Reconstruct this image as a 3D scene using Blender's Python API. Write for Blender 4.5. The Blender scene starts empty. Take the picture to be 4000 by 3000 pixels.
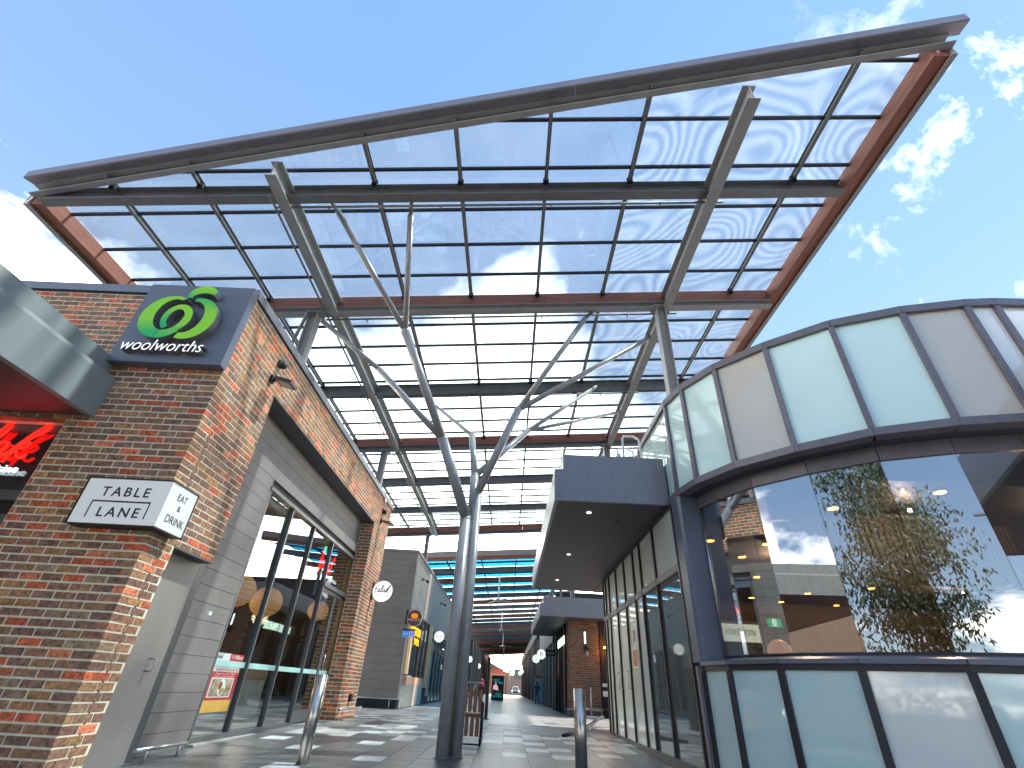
import bpy, math, random
from mathutils import Vector, Matrix, noise
random.seed(11)
SC = bpy.context.scene
COL = SC.collection

# ------------------------------------------------------------------ camera, world, sun, exposure
F_PX = 1857.6                       # focal length in pixels of the 4000 px wide photograph
Zc = Vector((158, -2885, F_PX)).normalized()
Yc = Vector((-20, 1195, F_PX)); Yc = (Yc - Zc * Yc.dot(Zc)).normalized()
Xc = Yc.cross(Zc)
CAM_H = 1.0
cam_data = bpy.data.cameras.new("camera")
cam = bpy.data.objects.new("camera", cam_data)
COL.objects.link(cam)
right = Vector((Xc[0], Yc[0], Zc[0])); down = Vector((Xc[1], Yc[1], Zc[1])); fwd = Vector((Xc[2], Yc[2], Zc[2]))
m = Matrix.Identity(4)
for i in range(3):
    m[i][0] = right[i]; m[i][1] = -down[i]; m[i][2] = -fwd[i]
m.translation = Vector((0, 0, CAM_H))
cam.matrix_world = m
cam_data.sensor_width = 36.0
cam_data.lens = 36.0 * F_PX / 4000.0
cam_data.clip_end = 3000
cam_data.clip_start = 0.05
SC.camera = cam

SUN_DIR = Vector((0.60, 0.10, 1.0)).normalized()
sun_d = bpy.data.lights.new("sun", 'SUN'); sun_d.energy = 1.1; sun_d.angle = math.radians(3.0); sun_d.color = (1.0, 0.95, 0.87)
sun = bpy.data.objects.new("sun", sun_d); COL.objects.link(sun)
sun.rotation_euler = SUN_DIR.to_track_quat('Z', 'Y').to_euler()
sun.location = (10, 5, 30)

W = bpy.data.worlds.new("World"); SC.world = W; W.use_nodes = True
wn = W.node_tree.nodes; wl = W.node_tree.links; wn.clear()
def N(nt, typ, **kw):
    n = nt.nodes.new(typ)
    for k, v in kw.items():
        if k in n.inputs.keys(): n.inputs[k].default_value = v
        else: setattr(n, k, v)
    return n
wt = W.node_tree
sky = N(wt, 'ShaderNodeTexSky', sky_type='NISHITA', sun_disc=False)
sky.sun_elevation = math.asin(SUN_DIR.z); sky.sun_rotation = math.atan2(SUN_DIR.x, SUN_DIR.y)
sky.altitude = 50; sky.air_density = 1.0; sky.dust_density = 0.0; sky.ozone_density = 1.6
tc = N(wt, 'ShaderNodeTexCoord')
sep = N(wt, 'ShaderNodeSeparateXYZ'); wl.new(tc.outputs['Generated'], sep.inputs[0])
def M(nt, op, a, b=None, c=None):
    n = nt.nodes.new('ShaderNodeMath'); n.operation = op
    for i, v in enumerate((a, b, c)):
        if v is None: continue
        if isinstance(v, (int, float)): n.inputs[i].default_value = v
        else: nt.links.new(v, n.inputs[i])
    return n.outputs[0]
zz = M(wt, 'MAXIMUM', sep.outputs['Z'], 0.0)
den = M(wt, 'ADD', zz, 0.22)
px = M(wt, 'DIVIDE', sep.outputs['X'], den); py = M(wt, 'DIVIDE', sep.outputs['Y'], den)
cmb = N(wt, 'ShaderNodeCombineXYZ'); wl.new(px, cmb.inputs[0]); wl.new(py, cmb.inputs[1])
n1 = N(wt, 'ShaderNodeTexNoise', Scale=1.9, Detail=9.0, Roughness=0.58, Distortion=0.35); wl.new(cmb.outputs[0], n1.inputs['Vector'])
n2 = N(wt, 'ShaderNodeTexNoise', Scale=7.5, Detail=11.0, Roughness=0.62, Distortion=0.35)
wmp = N(wt, 'ShaderNodeMapping'); wmp.inputs['Scale'].default_value = (1.2, 1.2, 0.55); wmp.inputs['Location'].default_value = (0.35, 0.1, 0.2); wl.new(tc.outputs['Generated'], wmp.inputs[0]); wl.new(wmp.outputs[0], n2.inputs['Vector'])
xp = M(wt, 'MAXIMUM', sep.outputs['X'], 0.0); xa = M(wt, 'ABSOLUTE', sep.outputs['X'])
b = M(wt, 'SUBTRACT', 0.735, sep.outputs['Z'])
yn = M(wt, 'MINIMUM', sep.outputs['Y'], 0.0); b = M(wt, 'ADD', b, M(wt, 'MULTIPLY', yn, 0.62))
b = M(wt, 'SUBTRACT', b, M(wt, 'MULTIPLY', xa, 0.27))
b = M(wt, 'SUBTRACT', b, M(wt, 'MULTIPLY', xp, 0.42))
b = M(wt, 'MULTIPLY_ADD', M(wt, 'SUBTRACT', n1.outputs['Fac'], 0.5), 0.62, b)
big = N(wt, 'ShaderNodeMapRange'); wl.new(b, big.inputs[0]); big.inputs[1].default_value = 0.0; big.inputs[2].default_value = 0.24
big.clamp = True
# thin streaks of cirrus high up
wis = N(wt, 'ShaderNodeMapRange'); wl.new(n2.outputs['Fac'], wis.inputs[0]); wis.inputs[1].default_value = 0.555; wis.inputs[2].default_value = 0.86; wis.inputs[4].default_value = 0.32
xw = N(wt, 'ShaderNodeMapRange'); wl.new(sep.outputs['X'], xw.inputs[0]); xw.inputs[1].default_value = 0.35; xw.inputs[2].default_value = 0.66
msk = M(wt, 'MAXIMUM', big.outputs[0], M(wt, 'MULTIPLY', wis.outputs[0], xw.outputs[0]))
shade = N(wt, 'ShaderNodeValToRGB'); wl.new(n1.outputs['Fac'], shade.inputs[0])
shade.color_ramp.elements[0].position = 0.3; shade.color_ramp.elements[0].color = (9.0, 8.6, 8.0, 1)
shade.color_ramp.elements[1].position = 0.62; shade.color_ramp.elements[1].color = (20.0, 18.2, 15.8, 1)
hsv = N(wt, 'ShaderNodeHueSaturation', Saturation=1.02, Value=0.45); wl.new(sky.outputs[0], hsv.inputs['Color'])
mix = N(wt, 'ShaderNodeMix', data_type='RGBA'); wl.new(msk, mix.inputs[0]); 
grd = N(wt, 'ShaderNodeValToRGB'); wl.new(sep.outputs['Z'], grd.inputs[0]); grd.color_ramp.elements[0].position = 0.0; grd.color_ramp.elements[0].color = (0.84, 1.06, 1.27, 1)
grd.color_ramp.elements[1].position = 0.95; grd.color_ramp.elements[1].color = (0.34, 0.68, 1.32, 1)
smx = N(wt, 'ShaderNodeMix', data_type='RGBA'); smx.inputs[0].default_value = 0.6; wl.new(hsv.outputs[0], smx.inputs[6]); wl.new(grd.outputs[0], smx.inputs[7]); wl.new(smx.outputs[2], mix.inputs[6]); wl.new(shade.outputs[0], mix.inputs[7])
bg = N(wt, 'ShaderNodeBackground', Strength=0.083); wl.new(mix.outputs[2], bg.inputs[0])
wo = N(wt, 'ShaderNodeOutputWorld'); wl.new(bg.outputs[0], wo.inputs[0])

vs = SC.view_settings
vs.view_transform = 'Standard'; vs.look = 'None'; vs.gamma = 1.0; vs.use_curve_mapping = False
vs.exposure = 3.3
SC.render.engine = 'CYCLES'
SC.cycles.max_bounces = 10; SC.cycles.transparent_max_bounces = 16; SC.cycles.glossy_bounces = 5
SC.cycles.use_denoising = True
SC.cycles.sample_clamp_indirect = 6.0

# ------------------------------------------------------------------ materials
MATS = {}
def pmat(name, col, rough=0.6, metal=0.0, var=0.12, vscale=3.0, bump=0.0, bscale=40.0, col2=None, emit=None, estr=0.0, coat=0.0, attr=False, stretch=None, spec=0.5):
    if name in MATS: return MATS[name]
    mt = bpy.data.materials.new(name); mt.use_nodes = True; nt = mt.node_tree
    p = nt.nodes['Principled BSDF']
    p.inputs['Roughness'].default_value = rough; p.inputs['Metallic'].default_value = metal
    p.inputs['Coat Weight'].default_value = coat; p.inputs['Specular IOR Level'].default_value = spec
    geo = N(nt, 'ShaderNodeNewGeometry')
    vec = geo.outputs['Position']
    if stretch:
        mp = N(nt, 'ShaderNodeMapping'); mp.inputs['Scale'].default_value = stretch; nt.links.new(vec, mp.inputs[0]); vec = mp.outputs[0]
    nz = N(nt, 'ShaderNodeTexNoise', Scale=vscale, Detail=6.0, Roughness=0.6); nt.links.new(vec, nz.inputs['Vector'])
    rp = N(nt, 'ShaderNodeMapRange'); nt.links.new(nz.outputs['Fac'], rp.inputs[0]); rp.inputs[1].default_value = 0.3; rp.inputs[2].default_value = 0.7
    mx = N(nt, 'ShaderNodeMix', data_type='RGBA'); nt.links.new(rp.outputs[0], mx.inputs[0])
    if attr:
        at = N(nt, 'ShaderNodeAttribute', attribute_name='tint')
        lo = N(nt, 'ShaderNodeMix', data_type='RGBA', blend_type='MULTIPLY'); lo.inputs[0].default_value = 1
        nt.links.new(at.outputs['Color'], lo.inputs[6]); lo.inputs[7].default_value = (1 - 2 * var,) * 3 + (1,)
        hi = N(nt, 'ShaderNodeMix', data_type='RGBA', blend_type='MULTIPLY'); hi.inputs[0].default_value = 1
        nt.links.new(at.outputs['Color'], hi.inputs[6]); hi.inputs[7].default_value = (1 + 2 * var,) * 3 + (1,)
        nt.links.new(lo.outputs[2], mx.inputs[6]); nt.links.new(hi.outputs[2], mx.inputs[7])
    else:
        c2 = col2 or [min(1, c * (1 + var)) for c in col]; c1 = col if col2 else [c * (1 - var) for c in col]
        mx.inputs[6].default_value = (*c1, 1); mx.inputs[7].default_value = (*c2, 1)
    nt.links.new(mx.outputs[2], p.inputs['Base Color'])
    nr = N(nt, 'ShaderNodeMapRange'); nt.links.new(nz.outputs['Fac'], nr.inputs[0])
    nr.inputs[3].default_value = max(0.02, rough * 0.85); nr.inputs[4].default_value = min(1, rough * 1.15); nt.links.new(nr.outputs[0], p.inputs['Roughness'])
    if bump:
        n3 = N(nt, 'ShaderNodeTexNoise', Scale=bscale, Detail=4.0); nt.links.new(vec, n3.inputs['Vector'])
        bp = N(nt, 'ShaderNodeBump', Strength=bump, Distance=0.01); nt.links.new(n3.outputs['Fac'], bp.inputs['Height']); nt.links.new(bp.outputs[0], p.inputs['Normal'])
    if emit:
        p.inputs['Emission Color'].default_value = (*emit, 1); p.inputs['Emission Strength'].default_value = estr
    MATS[name] = mt
    return mt
def glass(name, tint, refl, rcol=(1, 1, 1), trans=0.0, rough=0.0, wave=False, wob=0.0):
    """thin sheet: mirror share + tinted see-through share (+ frosted, translucent share)"""
    mt = bpy.data.materials.new(name); mt.use_nodes = True; nt = mt.node_tree; nt.nodes.clear()
    out = N(nt, 'ShaderNodeOutputMaterial')
    tr = N(nt, 'ShaderNodeBsdfTransparent'); tr.inputs[0].default_value = (*tint, 1)
    gl = N(nt, 'ShaderNodeBsdfGlossy'); gl.inputs['Color'].default_value = (*rcol, 1); gl.inputs['Roughness'].default_value = rough
    body = tr.outputs[0]
    if trans > 0:
        tl = N(nt, 'ShaderNodeBsdfTranslucent'); tl.inputs[0].default_value = (0.88, 0.87, 0.85, 1)
        mb = N(nt, 'ShaderNodeMixShader'); mb.inputs[0].default_value = trans
        nt.links.new(tr.outputs[0], mb.inputs[1]); nt.links.new(tl.outputs[0], mb.inputs[2]); body = mb.outputs[0]
        geo = N(nt, 'ShaderNodeNewGeometry')
        if wave:
            wv = N(nt, 'ShaderNodeTexNoise', Scale=0.55, Detail=0.6, Roughness=0.35); nt.links.new(geo.outputs['Position'], wv.inputs['Vector'])
            sn = M(nt, 'SINE', M(nt, 'MULTIPLY', wv.outputs['Fac'], 120.0)); wave_out = M(nt, 'MULTIPLY_ADD', sn, 0.5, 0.5)
            mr = N(nt, 'ShaderNodeMapRange'); nt.links.new(wave_out, mr.inputs[0])
            mr.inputs[3].default_value = trans * 0.6; mr.inputs[4].default_value = trans * 1.5
            nt.links.new(mr.outputs[0], mb.inputs[0])
        else:
            nzz = N(nt, 'ShaderNodeTexNoise', Scale=0.8, Detail=3.0); nt.links.new(geo.outputs['Position'], nzz.inputs['Vector'])
            mr = N(nt, 'ShaderNodeMapRange'); nt.links.new(nzz.outputs['Fac'], mr.inputs[0]); mr.inputs[1].default_value = 0.35; mr.inputs[2].default_value = 0.65
            mr.inputs[3].default_value = trans * 0.8; mr.inputs[4].default_value = trans * 1.3
            nt.links.new(mr.outputs[0], mb.inputs[0])
    if wob:
        g2 = N(nt, 'ShaderNodeNewGeometry'); nb = N(nt, 'ShaderNodeTexNoise', Scale=1.1, Detail=2.0); nt.links.new(g2.outputs['Position'], nb.inputs['Vector'])
        bp = N(nt, 'ShaderNodeBump', Strength=wob, Distance=0.02); nt.links.new(nb.outputs['Fac'], bp.inputs['Height']); nt.links.new(bp.outputs[0], gl.inputs['Normal'])
    fr = N(nt, 'ShaderNodeLayerWeight', Blend=0.35)
    fm = N(nt, 'ShaderNodeMapRange'); nt.links.new(fr.outputs['Facing'], fm.inputs[0]); fm.inputs[3].default_value = refl; fm.inputs[4].default_value = min(1, refl + 0.45)
    ms = N(nt, 'ShaderNodeMixShader'); nt.links.new(fm.outputs[0], ms.inputs[0]); nt.links.new(body, ms.inputs[1]); nt.links.new(gl.outputs[0], ms.inputs[2])
    nt.links.new(ms.outputs[0], out.inputs[0])
    MATS[name] = mt
    return mt
def emis(name, col, strength):
    mt = bpy.data.materials.new(name); mt.use_nodes = True; p = mt.node_tree.nodes['Principled BSDF']
    p.inputs['Base Color'].default_value = (*[c * 0.6 for c in col], 1); p.inputs['Emission Color'].default_value = (*col, 1); p.inputs['Emission Strength'].default_value = strength
    p.inputs['Roughness'].default_value = 0.4
    MATS[name] = mt; return mt

m_brick = pmat('fired_clay_brick', (0.2, 0.1, 0.07), 0.85, var=0.30, vscale=26, bump=0.5, bscale=90, attr=True)
m_mortar = pmat('cream_mortar', (0.88, 0.76, 0.56), 0.95, var=0.16, vscale=14, bump=0.4, bscale=120)
m_clad = pmat('grey_fibre_cement_board', (0.235, 0.21, 0.19), 0.62, var=0.13, vscale=1.7, bump=0.08, bscale=60)
m_clad_dark = pmat('dark_cladding_gap', (0.02, 0.02, 0.022), 0.8)
m_door = pmat('grey_painted_door', (0.25, 0.222, 0.20), 0.42, var=0.05, vscale=1.6)
m_trim = pmat('charcoal_trim', (0.075, 0.075, 0.08), 0.45, var=0.1)
m_cap = pmat('blue_grey_flashing', (0.23, 0.23, 0.25), 0.35, metal=0.25, var=0.1, vscale=2)
m_fascia = pmat('grey_green_fascia_metal', (0.25, 0.265, 0.255), 0.55, metal=0.0, var=0.07, vscale=2.2, stretch=(6, 2, 0.6))
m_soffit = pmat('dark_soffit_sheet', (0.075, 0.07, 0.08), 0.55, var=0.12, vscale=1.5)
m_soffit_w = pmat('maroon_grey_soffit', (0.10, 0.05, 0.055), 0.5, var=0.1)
m_steel = pmat('grey_painted_steel', (0.19, 0.185, 0.185), 0.45, var=0.14, vscale=5)
m_steel_l = pmat('pale_grey_painted_steel', (0.36, 0.345, 0.335), 0.42, var=0.10, vscale=4)
m_bar = pmat('black_glazing_bar', (0.022, 0.020, 0.030), 0.5)
m_tree = pmat('metallic_grey_column_paint', (0.36, 0.35, 0.35), 0.34, metal=0.12, var=0.12, vscale=6)
m_gutter = pmat('violet_grey_gutter_metal', (0.24, 0.215, 0.24), 0.36, metal=0.15, var=0.1, vscale=2)
m_timber = pmat('red_stained_timber', (0.24, 0.075, 0.042), 0.5, var=0.25, vscale=2.2, stretch=(0.5, 2.0, 12), bump=0.1, col2=(0.42, 0.16, 0.10))
m_timber_v = pmat('red_stained_timber_side', (0.24, 0.075, 0.042), 0.5, var=0.25, vscale=2.2, stretch=(9, 0.5, 12), bump=0.1, col2=(0.42, 0.16, 0.10))
m_chrome = pmat('brushed_stainless_steel', (0.62, 0.56, 0.50), 0.24, metal=1.0, var=0.12, vscale=4, stretch=(1, 1, 8))
m_rail = pmat('satin_stainless_rail', (0.55, 0.55, 0.55), 0.3, metal=0.9)
m_frame = pmat('window_frame_grey', (0.12, 0.12, 0.125), 0.4, var=0.08)
m_frame_b = pmat('black_window_frame', (0.030, 0.027, 0.036), 0.4)
m_mull = pmat('purple_grey_mullion', (0.17, 0.155, 0.175), 0.4, metal=0.2, var=0.12, vscale=8)
m_fin = pmat('slate_blue_panel', (0.15, 0.165, 0.21), 0.36, metal=0.2, var=0.06)
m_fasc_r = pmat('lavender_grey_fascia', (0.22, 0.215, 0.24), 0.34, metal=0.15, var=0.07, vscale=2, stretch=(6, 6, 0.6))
m_aqua = pmat('pale_aqua_back_painted_glass', (0.66, 0.87, 0.84), 0.07, var=0.05, vscale=0.7, coat=0.8)
m_beige = pmat('beige_back_painted_glass', (0.60, 0.565, 0.50), 0.05, var=0.05, vscale=0.7, coat=0.8)
m_white_p = pmat('white_back_painted_glass', (0.86, 0.88, 0.84), 0.06, var=0.04, vscale=0.7, coat=0.8)
m_black = pmat('black_plastic', (0.012, 0.012, 0.014), 0.5)
m_white = pmat('white_painted_metal', (0.78, 0.78, 0.78), 0.4, var=0.03)
m_dark_room = pmat('dark_interior_wall', (0.035, 0.03, 0.03), 0.8)
m_room_floor = pmat('interior_floor', (0.09, 0.08, 0.07), 0.4)
m_galv = pmat('galvanised_metal', (0.5, 0.5, 0.5), 0.35, metal=0.7)
m_wicker = pmat('woven_rattan', (0.45, 0.26, 0.11), 0.7, var=0.4, vscale=30, bump=0.6, bscale=50, emit=(0.9, 0.45, 0.15), estr=0.07)
m_tile = pmat('granite_paver', (0.1, 0.1, 0.1), 0.36, var=0.15, vscale=4, bump=0.06, bscale=160, attr=True, spec=0.45)
m_grout = pmat('pale_grout', (0.24, 0.22, 0.21), 0.9, var=0.1)
m_asph = pmat('asphalt', (0.05, 0.05, 0.052), 0.9, var=0.2, vscale=20, bump=0.3, bscale=80)
g_roof = glass('canopy_glass', (0.76, 0.83, 0.86), 0.05, (0.6, 0.7, 0.8), trans=0.045)
g_roofw = glass('canopy_glass_moire', (0.74, 0.82, 0.85), 0.05, (0.6, 0.7, 0.8), trans=0.065, wave=True)  # optical moire of the dotted glass, put in as banded translucency
g_blue = glass('blue_tinted_roof_glass', (0.05, 0.42, 0.62), 0.03, (0.3, 0.6, 0.7), trans=0.12)
g_shop = glass('shop_window_glass', (0.80, 0.82, 0.82), 0.10, (0.85, 0.9, 0.92), wob=0.02)
g_rib = glass('ribbon_window_glass', (0.70, 0.67, 0.64), 0.33, (0.80, 0.86, 0.92), wob=0.015)
g_frost = pmat('pale_backed_door_glass', (0.78, 0.82, 0.76), 0.08, var=0.06, vscale=0.9, coat=0.6)
g_band = pmat('mint_frosted_film', (0.45, 0.72, 0.66), 0.35)

# ------------------------------------------------------------------ mesh helpers
ORG = {}
class MB:
    def __init__(s): s.v = []; s.f = []; s.c = []; s.cc = None; s.sm = []
    def _add(s, vs, fs, smooth=False):
        n = len(s.v); s.v += [tuple(v) for v in vs]; s.f += [tuple(i + n for i in f) for f in fs]; s.sm += [smooth] * len(fs)
        s.c += [s.cc or (1, 1, 1)] * len(vs)
        return s
    def box(s, x0, x1, y0, y1, z0, z1, j=0.0):
        x0, x1 = min(x0, x1), max(x0, x1); y0, y1 = min(y0, y1), max(y0, y1)
        vs = [(x, y, z) for z in (z0, z1) for y in (y0, y1) for x in (x0, x1)]
        if j: vs = [tuple(c + random.uniform(-j, j) for c in v) for v in vs]
        return s._add(vs, [(0, 2, 3, 1), (4, 5, 7, 6), (0, 1, 5, 4), (2, 6, 7, 3), (0, 4, 6, 2), (1, 3, 7, 5)])
    def bar(s, p0, p1, w, h, up=(0, 0, 1), off=(0, 0)):
        p0 = Vector(p0); p1 = Vector(p1); d = (p1 - p0).normalized(); u = Vector(up); r = d.cross(u).normalized(); u = r.cross(d).normalized()
        vs = []
        for p in (p0, p1):
            for a, b_ in ((-1, -1), (1, -1), (1, 1), (-1, 1)): vs.append(p + r * (a * w / 2 + off[0]) + u * (b_ * h / 2 + off[1]))
        return s._add(vs, [(0, 1, 2, 3), (7, 6, 5, 4), (0, 4, 5, 1), (1, 5, 6, 2), (2, 6, 7, 3), (3, 7, 4, 0)])
    def ibeam(s, p0, p1, w, h, t=0.016, up=(0, 0, 1)):
        s.bar(p0, p1, w, t, up, (0, h / 2 - t / 2)); s.bar(p0, p1, w, t, up, (0, -h / 2 + t / 2)); s.bar(p0, p1, t, h - 2 * t, up); return s
    def tube(s, pts, r, n=16, r1=None, cap=True):
        pts = [Vector(p) for p in pts]; k = len(pts); r1 = r if r1 is None else r1
        ring = []; ref = Vector((0.13, 0.21, 1)).normalized()
        d0 = (pts[1] - pts[0]).normalized()
        a = d0.cross(Vector((0, 0, 1)) if abs(d0.z) < 0.9 else Vector((1, 0, 0))).normalized(); prev = None
        vs = []
        for i, p in enumerate(pts):
            if i == 0: d = (pts[1] - pts[0])
            elif i == k - 1: d = pts[-1] - pts[-2]
            else: d = (pts[i + 1] - p).normalized() + (p - pts[i - 1]).normalized()
            d.normalize(); a = (a - d * a.dot(d)).normalized(); b_ = d.cross(a); rr = r + (r1 - r) * i / (k - 1)
            sc = 1.0
            if 0 < i < k - 1:
                ca = (pts[i + 1] - p).normalized().dot((p - pts[i - 1]).normalized()); sc = 1 / max(0.5, math.sqrt((1 + ca) / 2)) if k < 6 else 1
            for q in range(n):
                t = 2 * math.pi * q / n; vs.append(p + (a * math.cos(t) + b_ * math.sin(t)) * rr * (sc if False else 1))
        fs = []
        for i in range(k - 1):
            for q in range(n): fs.append((i * n + q, i * n + (q + 1) % n, (i + 1) * n + (q + 1) % n, (i + 1) * n + q))
        s._add(vs, fs, True)
        if cap:
            base = len(s.v) - len(vs); s.f.append(tuple(base + q for q in reversed(range(n)))); s.f.append(tuple(base + (k - 1) * n + q for q in range(n))); s.sm += [False, False]
        return s
    def prism(s, pts, vec):
        pts = [Vector(p) for p in pts]; v = Vector(vec); n = len(pts)
        fs = [tuple(range(n)), tuple(range(2 * n - 1, n - 1, -1))] + [(i, i + n, (i + 1) % n + n, (i + 1) % n) for i in range(n)]
        return s._add(pts + [p + v for p in pts], fs)
    def disc(s, c, axis, r, t, n=32):
        c = Vector(c); ax = Vector(axis).normalized(); return s.tube([c - ax * t / 2, c + ax * t / 2], r, n)
    def sphere(s, c, rx, ry=None, rz=None, n=16, m_=10):
        ry = ry or rx; rz = rz or rx; vs = []; fs = []
        for i in range(m_ + 1):
            ph = math.pi * i / m_
            for q in range(n):
                t = 2 * math.pi * q / n; vs.append((c[0] + rx * math.sin(ph) * math.cos(t), c[1] + ry * math.sin(ph) * math.sin(t), c[2] + rz * math.cos(ph)))
        for i in range(m_):
            for q in range(n): fs.append((i * n + q, (i + 1) * n + q, (i + 1) * n + (q + 1) % n, i * n + (q + 1) % n))
        return s._add(vs, fs, True)
    def mesh(s, name, mt, org=(0, 0, 0)):
        me = bpy.data.meshes.new(name)
        o = Vector(org)
        me.from_pydata([(v[0] - o.x, v[1] - o.y, v[2] - o.z) for v in s.v], [], s.f)
        me.materials.append(mt)
        if any(s.sm): me.polygons.foreach_set('use_smooth', s.sm)
        if s.cc is not None:
            at = me.attributes.new('tint', 'FLOAT_COLOR', 'POINT')
            fl = []
            for c in s.c: fl += [c[0], c[1], c[2], 1.0]
            at.data.foreach_set('color', fl)
        me.update()
        return me
    def build(s, name, mt, parent=None, label=None, kind=None):
        org = ORG.get(parent.name, (0, 0, 0)) if parent else (0, 0, 0)
        o = bpy.data.objects.new(name, s.mesh(name, mt, org)); COL.objects.link(o)
        if parent: o.parent = parent; ORG[o.name] = org
        if label: o['label'] = label
        if kind: o['kind'] = kind
        return o
def thing(name, label, cat, loc, group=None):
    e = bpy.data.objects.new(name, None); COL.objects.link(e); e.location = loc; e.empty_display_size = 0.2
    e['label'] = label; e['category'] = cat
    if group: e['group'] = group
    ORG[e.name] = tuple(loc); return e
def copy_thing(root, loc, label, group=None):
    c = root.copy(); COL.objects.link(c); c.location = loc; c['label'] = label
    if group: c['group'] = group
    ORG[c.name] = tuple(loc)
    for ch in [o for o in PARTS.get(root.name, [])]:
        d = ch.copy(); COL.objects.link(d); d.parent = c
        for g in PARTS.get(ch.name, []):
            e = g.copy(); COL.objects.link(e); e.parent = d
    return c
PARTS = {}
def text(name, body, mt, org3, right_, up_, size, width=None, parent=None, extrude=0.004, shear=0.0, align='LEFT', spacing=1.0, offset=0.0, hscale=1.0):
    cu = bpy.data.curves.new(name, 'FONT'); cu.body = body; cu.size = size; cu.extrude = extrude; cu.shear = shear; cu.align_x = align; cu.space_character = spacing; cu.offset = offset
    cu.resolution_u = 4
    cu.materials.append(mt)
    o = bpy.data.objects.new(name, cu); COL.objects.link(o)
    sx = hscale
    if width:
        bpy.context.view_layer.update(); w0 = max(o.dimensions.x, 1e-4); sx = width / w0
    r = Vector(right_).normalized(); u = Vector(up_).normalized(); n = r.cross(u)
    og = Vector(ORG.get(parent.name, (0, 0, 0))) if parent else Vector((0, 0, 0))
    mm = Matrix.Identity(4)
    for i in range(3): mm[i][0] = r[i] * sx; mm[i][1] = u[i]; mm[i][2] = n[i]
    mm.translation = Vector(org3) - og
    if parent: o.parent = parent
    o.matrix_basis = mm
    return o
def zfloor(y): return 0.0137 * min(max(y, -14), 14.6)
def px(p):
    d = Vector(p) - Vector((0, 0, CAM_H)); c = (d.dot(right), d.dot(down), d.dot(fwd))
    if c[2] <= 0.05: return None
    return 2000 + F_PX * c[0] / c[2], 1500 + F_PX * c[1] / c[2], c[2]
def inview(p, mg=60):
    q = px(p); return q is not None and -mg < q[0] < 4000 + mg and -mg < q[1] < 3000 + mg

# ------------------------------------------------------------------ ground and paving
b_ = MB(); b_.box(-700, 700, -700, 1500, -0.9, -0.32); g = b_.build('ground', m_asph); g['kind'] = 'structure'
b_ = MB()
ys = [-3.0, 14.6, 112.0]
for y0, y1 in zip(ys, ys[1:]):
    z0, z1 = zfloor(y0) - 0.006, zfloor(y1) - 0.006
    b_._add([(-9, y0, z0), (9, y0, z0), (9, y1, z1), (-9, y1, z1), (-9, y0, -0.4), (9, y0, -0.4), (9, y1, -0.4), (-9, y1, -0.4)],
            [(0, 1, 2, 3), (4, 7, 6, 5), (0, 4, 5, 1), (1, 5, 6, 2), (2, 6, 7, 3), (3, 7, 4, 0)])
pav = b_.build('pavement', m_grout); pav['kind'] = 'structure'
b_ = MB(); b_.box(-60, 60, -16, -3.05, -0.32, -0.2)
road = b_.build('road', m_asph); road['kind'] = 'structure'
CW, RL = 0.405, 0.5
white = {(-2, 9.66), (0, 9.63), (1, 10.54), (2, 10.57), (2, 9.68), (4, 10.15), (5, 11.31), (5, 10.9), (1, 11.45), (0, 11.52), (-1, 11.4), (0, 12.28), (1, 12.86), (3, 13.09), (4, 11.98), (3, 12.0), (4, 12.5),
         (-10, 9.99), (-8, 9.03), (-7, 7.31), (-6, 10.0), (-5, 8.61), (-5, 10.85), (-5, 11.6), (-4, 11.6), (-3, 11.7), (-10, 11.3), (-9, 11.3), (-8, 11.7), (-7, 11.7), (-9, 11.8), (-8, 11.3), (-6, 12.2), (5, 12.2), (6, 11.9), (2, 12.4), (-4, 13.2), (-6, 13.4), (-8, 13.0)}
tiles = []
rt = random.Random(5)
for col in range(-15, 10):
    x0 = -0.035 + CW * col; off = 0.126 if col % 2 == 0 else 0.376
    for r in range(-4, 60):
        yc = RL * r + off
        if yc < -2.6 or yc > 30: continue
        if col == 0 and False: continue
        isw = any(c == col and abs(y - yc) <= 0.251 for c, y in white)
        if isw: k = 0.60
        elif yc < 11.0: k = 0.12
        elif yc < 13.2: k = 0.5 if rt.random() < 0.25 else (0.088 if rt.random() < 0.6 else 0.2)
        elif yc < 18: k = 0.085 if rt.random() < 0.18 else (0.30 if rt.random() < 0.35 else 0.22)
        else: k = 0.09 if rt.random() < 0.04 else 0.25  # paler down the lane: lighter stone plus painted grazing sky sheen
        k *= rt.uniform(0.9, 1.1)
        tint = (k * 1.01, k * 0.985, k * 0.955) if k > 0.15 else (k * 1.03, k * 0.99, k * 0.98)
        g_ = 0.0035; z0 = zfloor(yc - RL / 2); z1 = zfloor(yc + RL / 2); h = rt.uniform(-0.0008, 0.0008)
        q = px((x0 + CW / 2, yc, z0)); vis = inview((x0 + CW / 2, yc, z0), 150) and -4.6 < x0 < 2.8
        tiles.append((q[2] if (vis and q) else 1e3 + abs(yc), x0 + g_, x0 + CW - g_, yc - RL / 2 + g_, yc + RL / 2 - g_, z0 + h, z1 + h, tint))
tiles.sort(key=lambda t: t[0])
def tile_add(mb, t):
    _, xa_, xb_, ya, yb, za, zb, tint = t; mb.cc = tint
    mb._add([(xa_, ya, za - 0.02), (xb_, ya, za - 0.02), (xb_, yb, zb - 0.02), (xa_, yb, zb - 0.02), (xa_, ya, za), (xb_, ya, za), (xb_, yb, zb), (xa_, yb, zb)],
            [(0, 3, 2, 1), (4, 5, 6, 7), (0, 1, 5, 4), (1, 2, 6, 5), (2, 3, 7, 6), (3, 0, 4, 7)])
for t in tiles[:295]:
    mb = MB(); tile_add(mb, t); mb.build('paver', m_tile, pav)
mb = MB()
for t in tiles[295:]: tile_add(mb, t)
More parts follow.
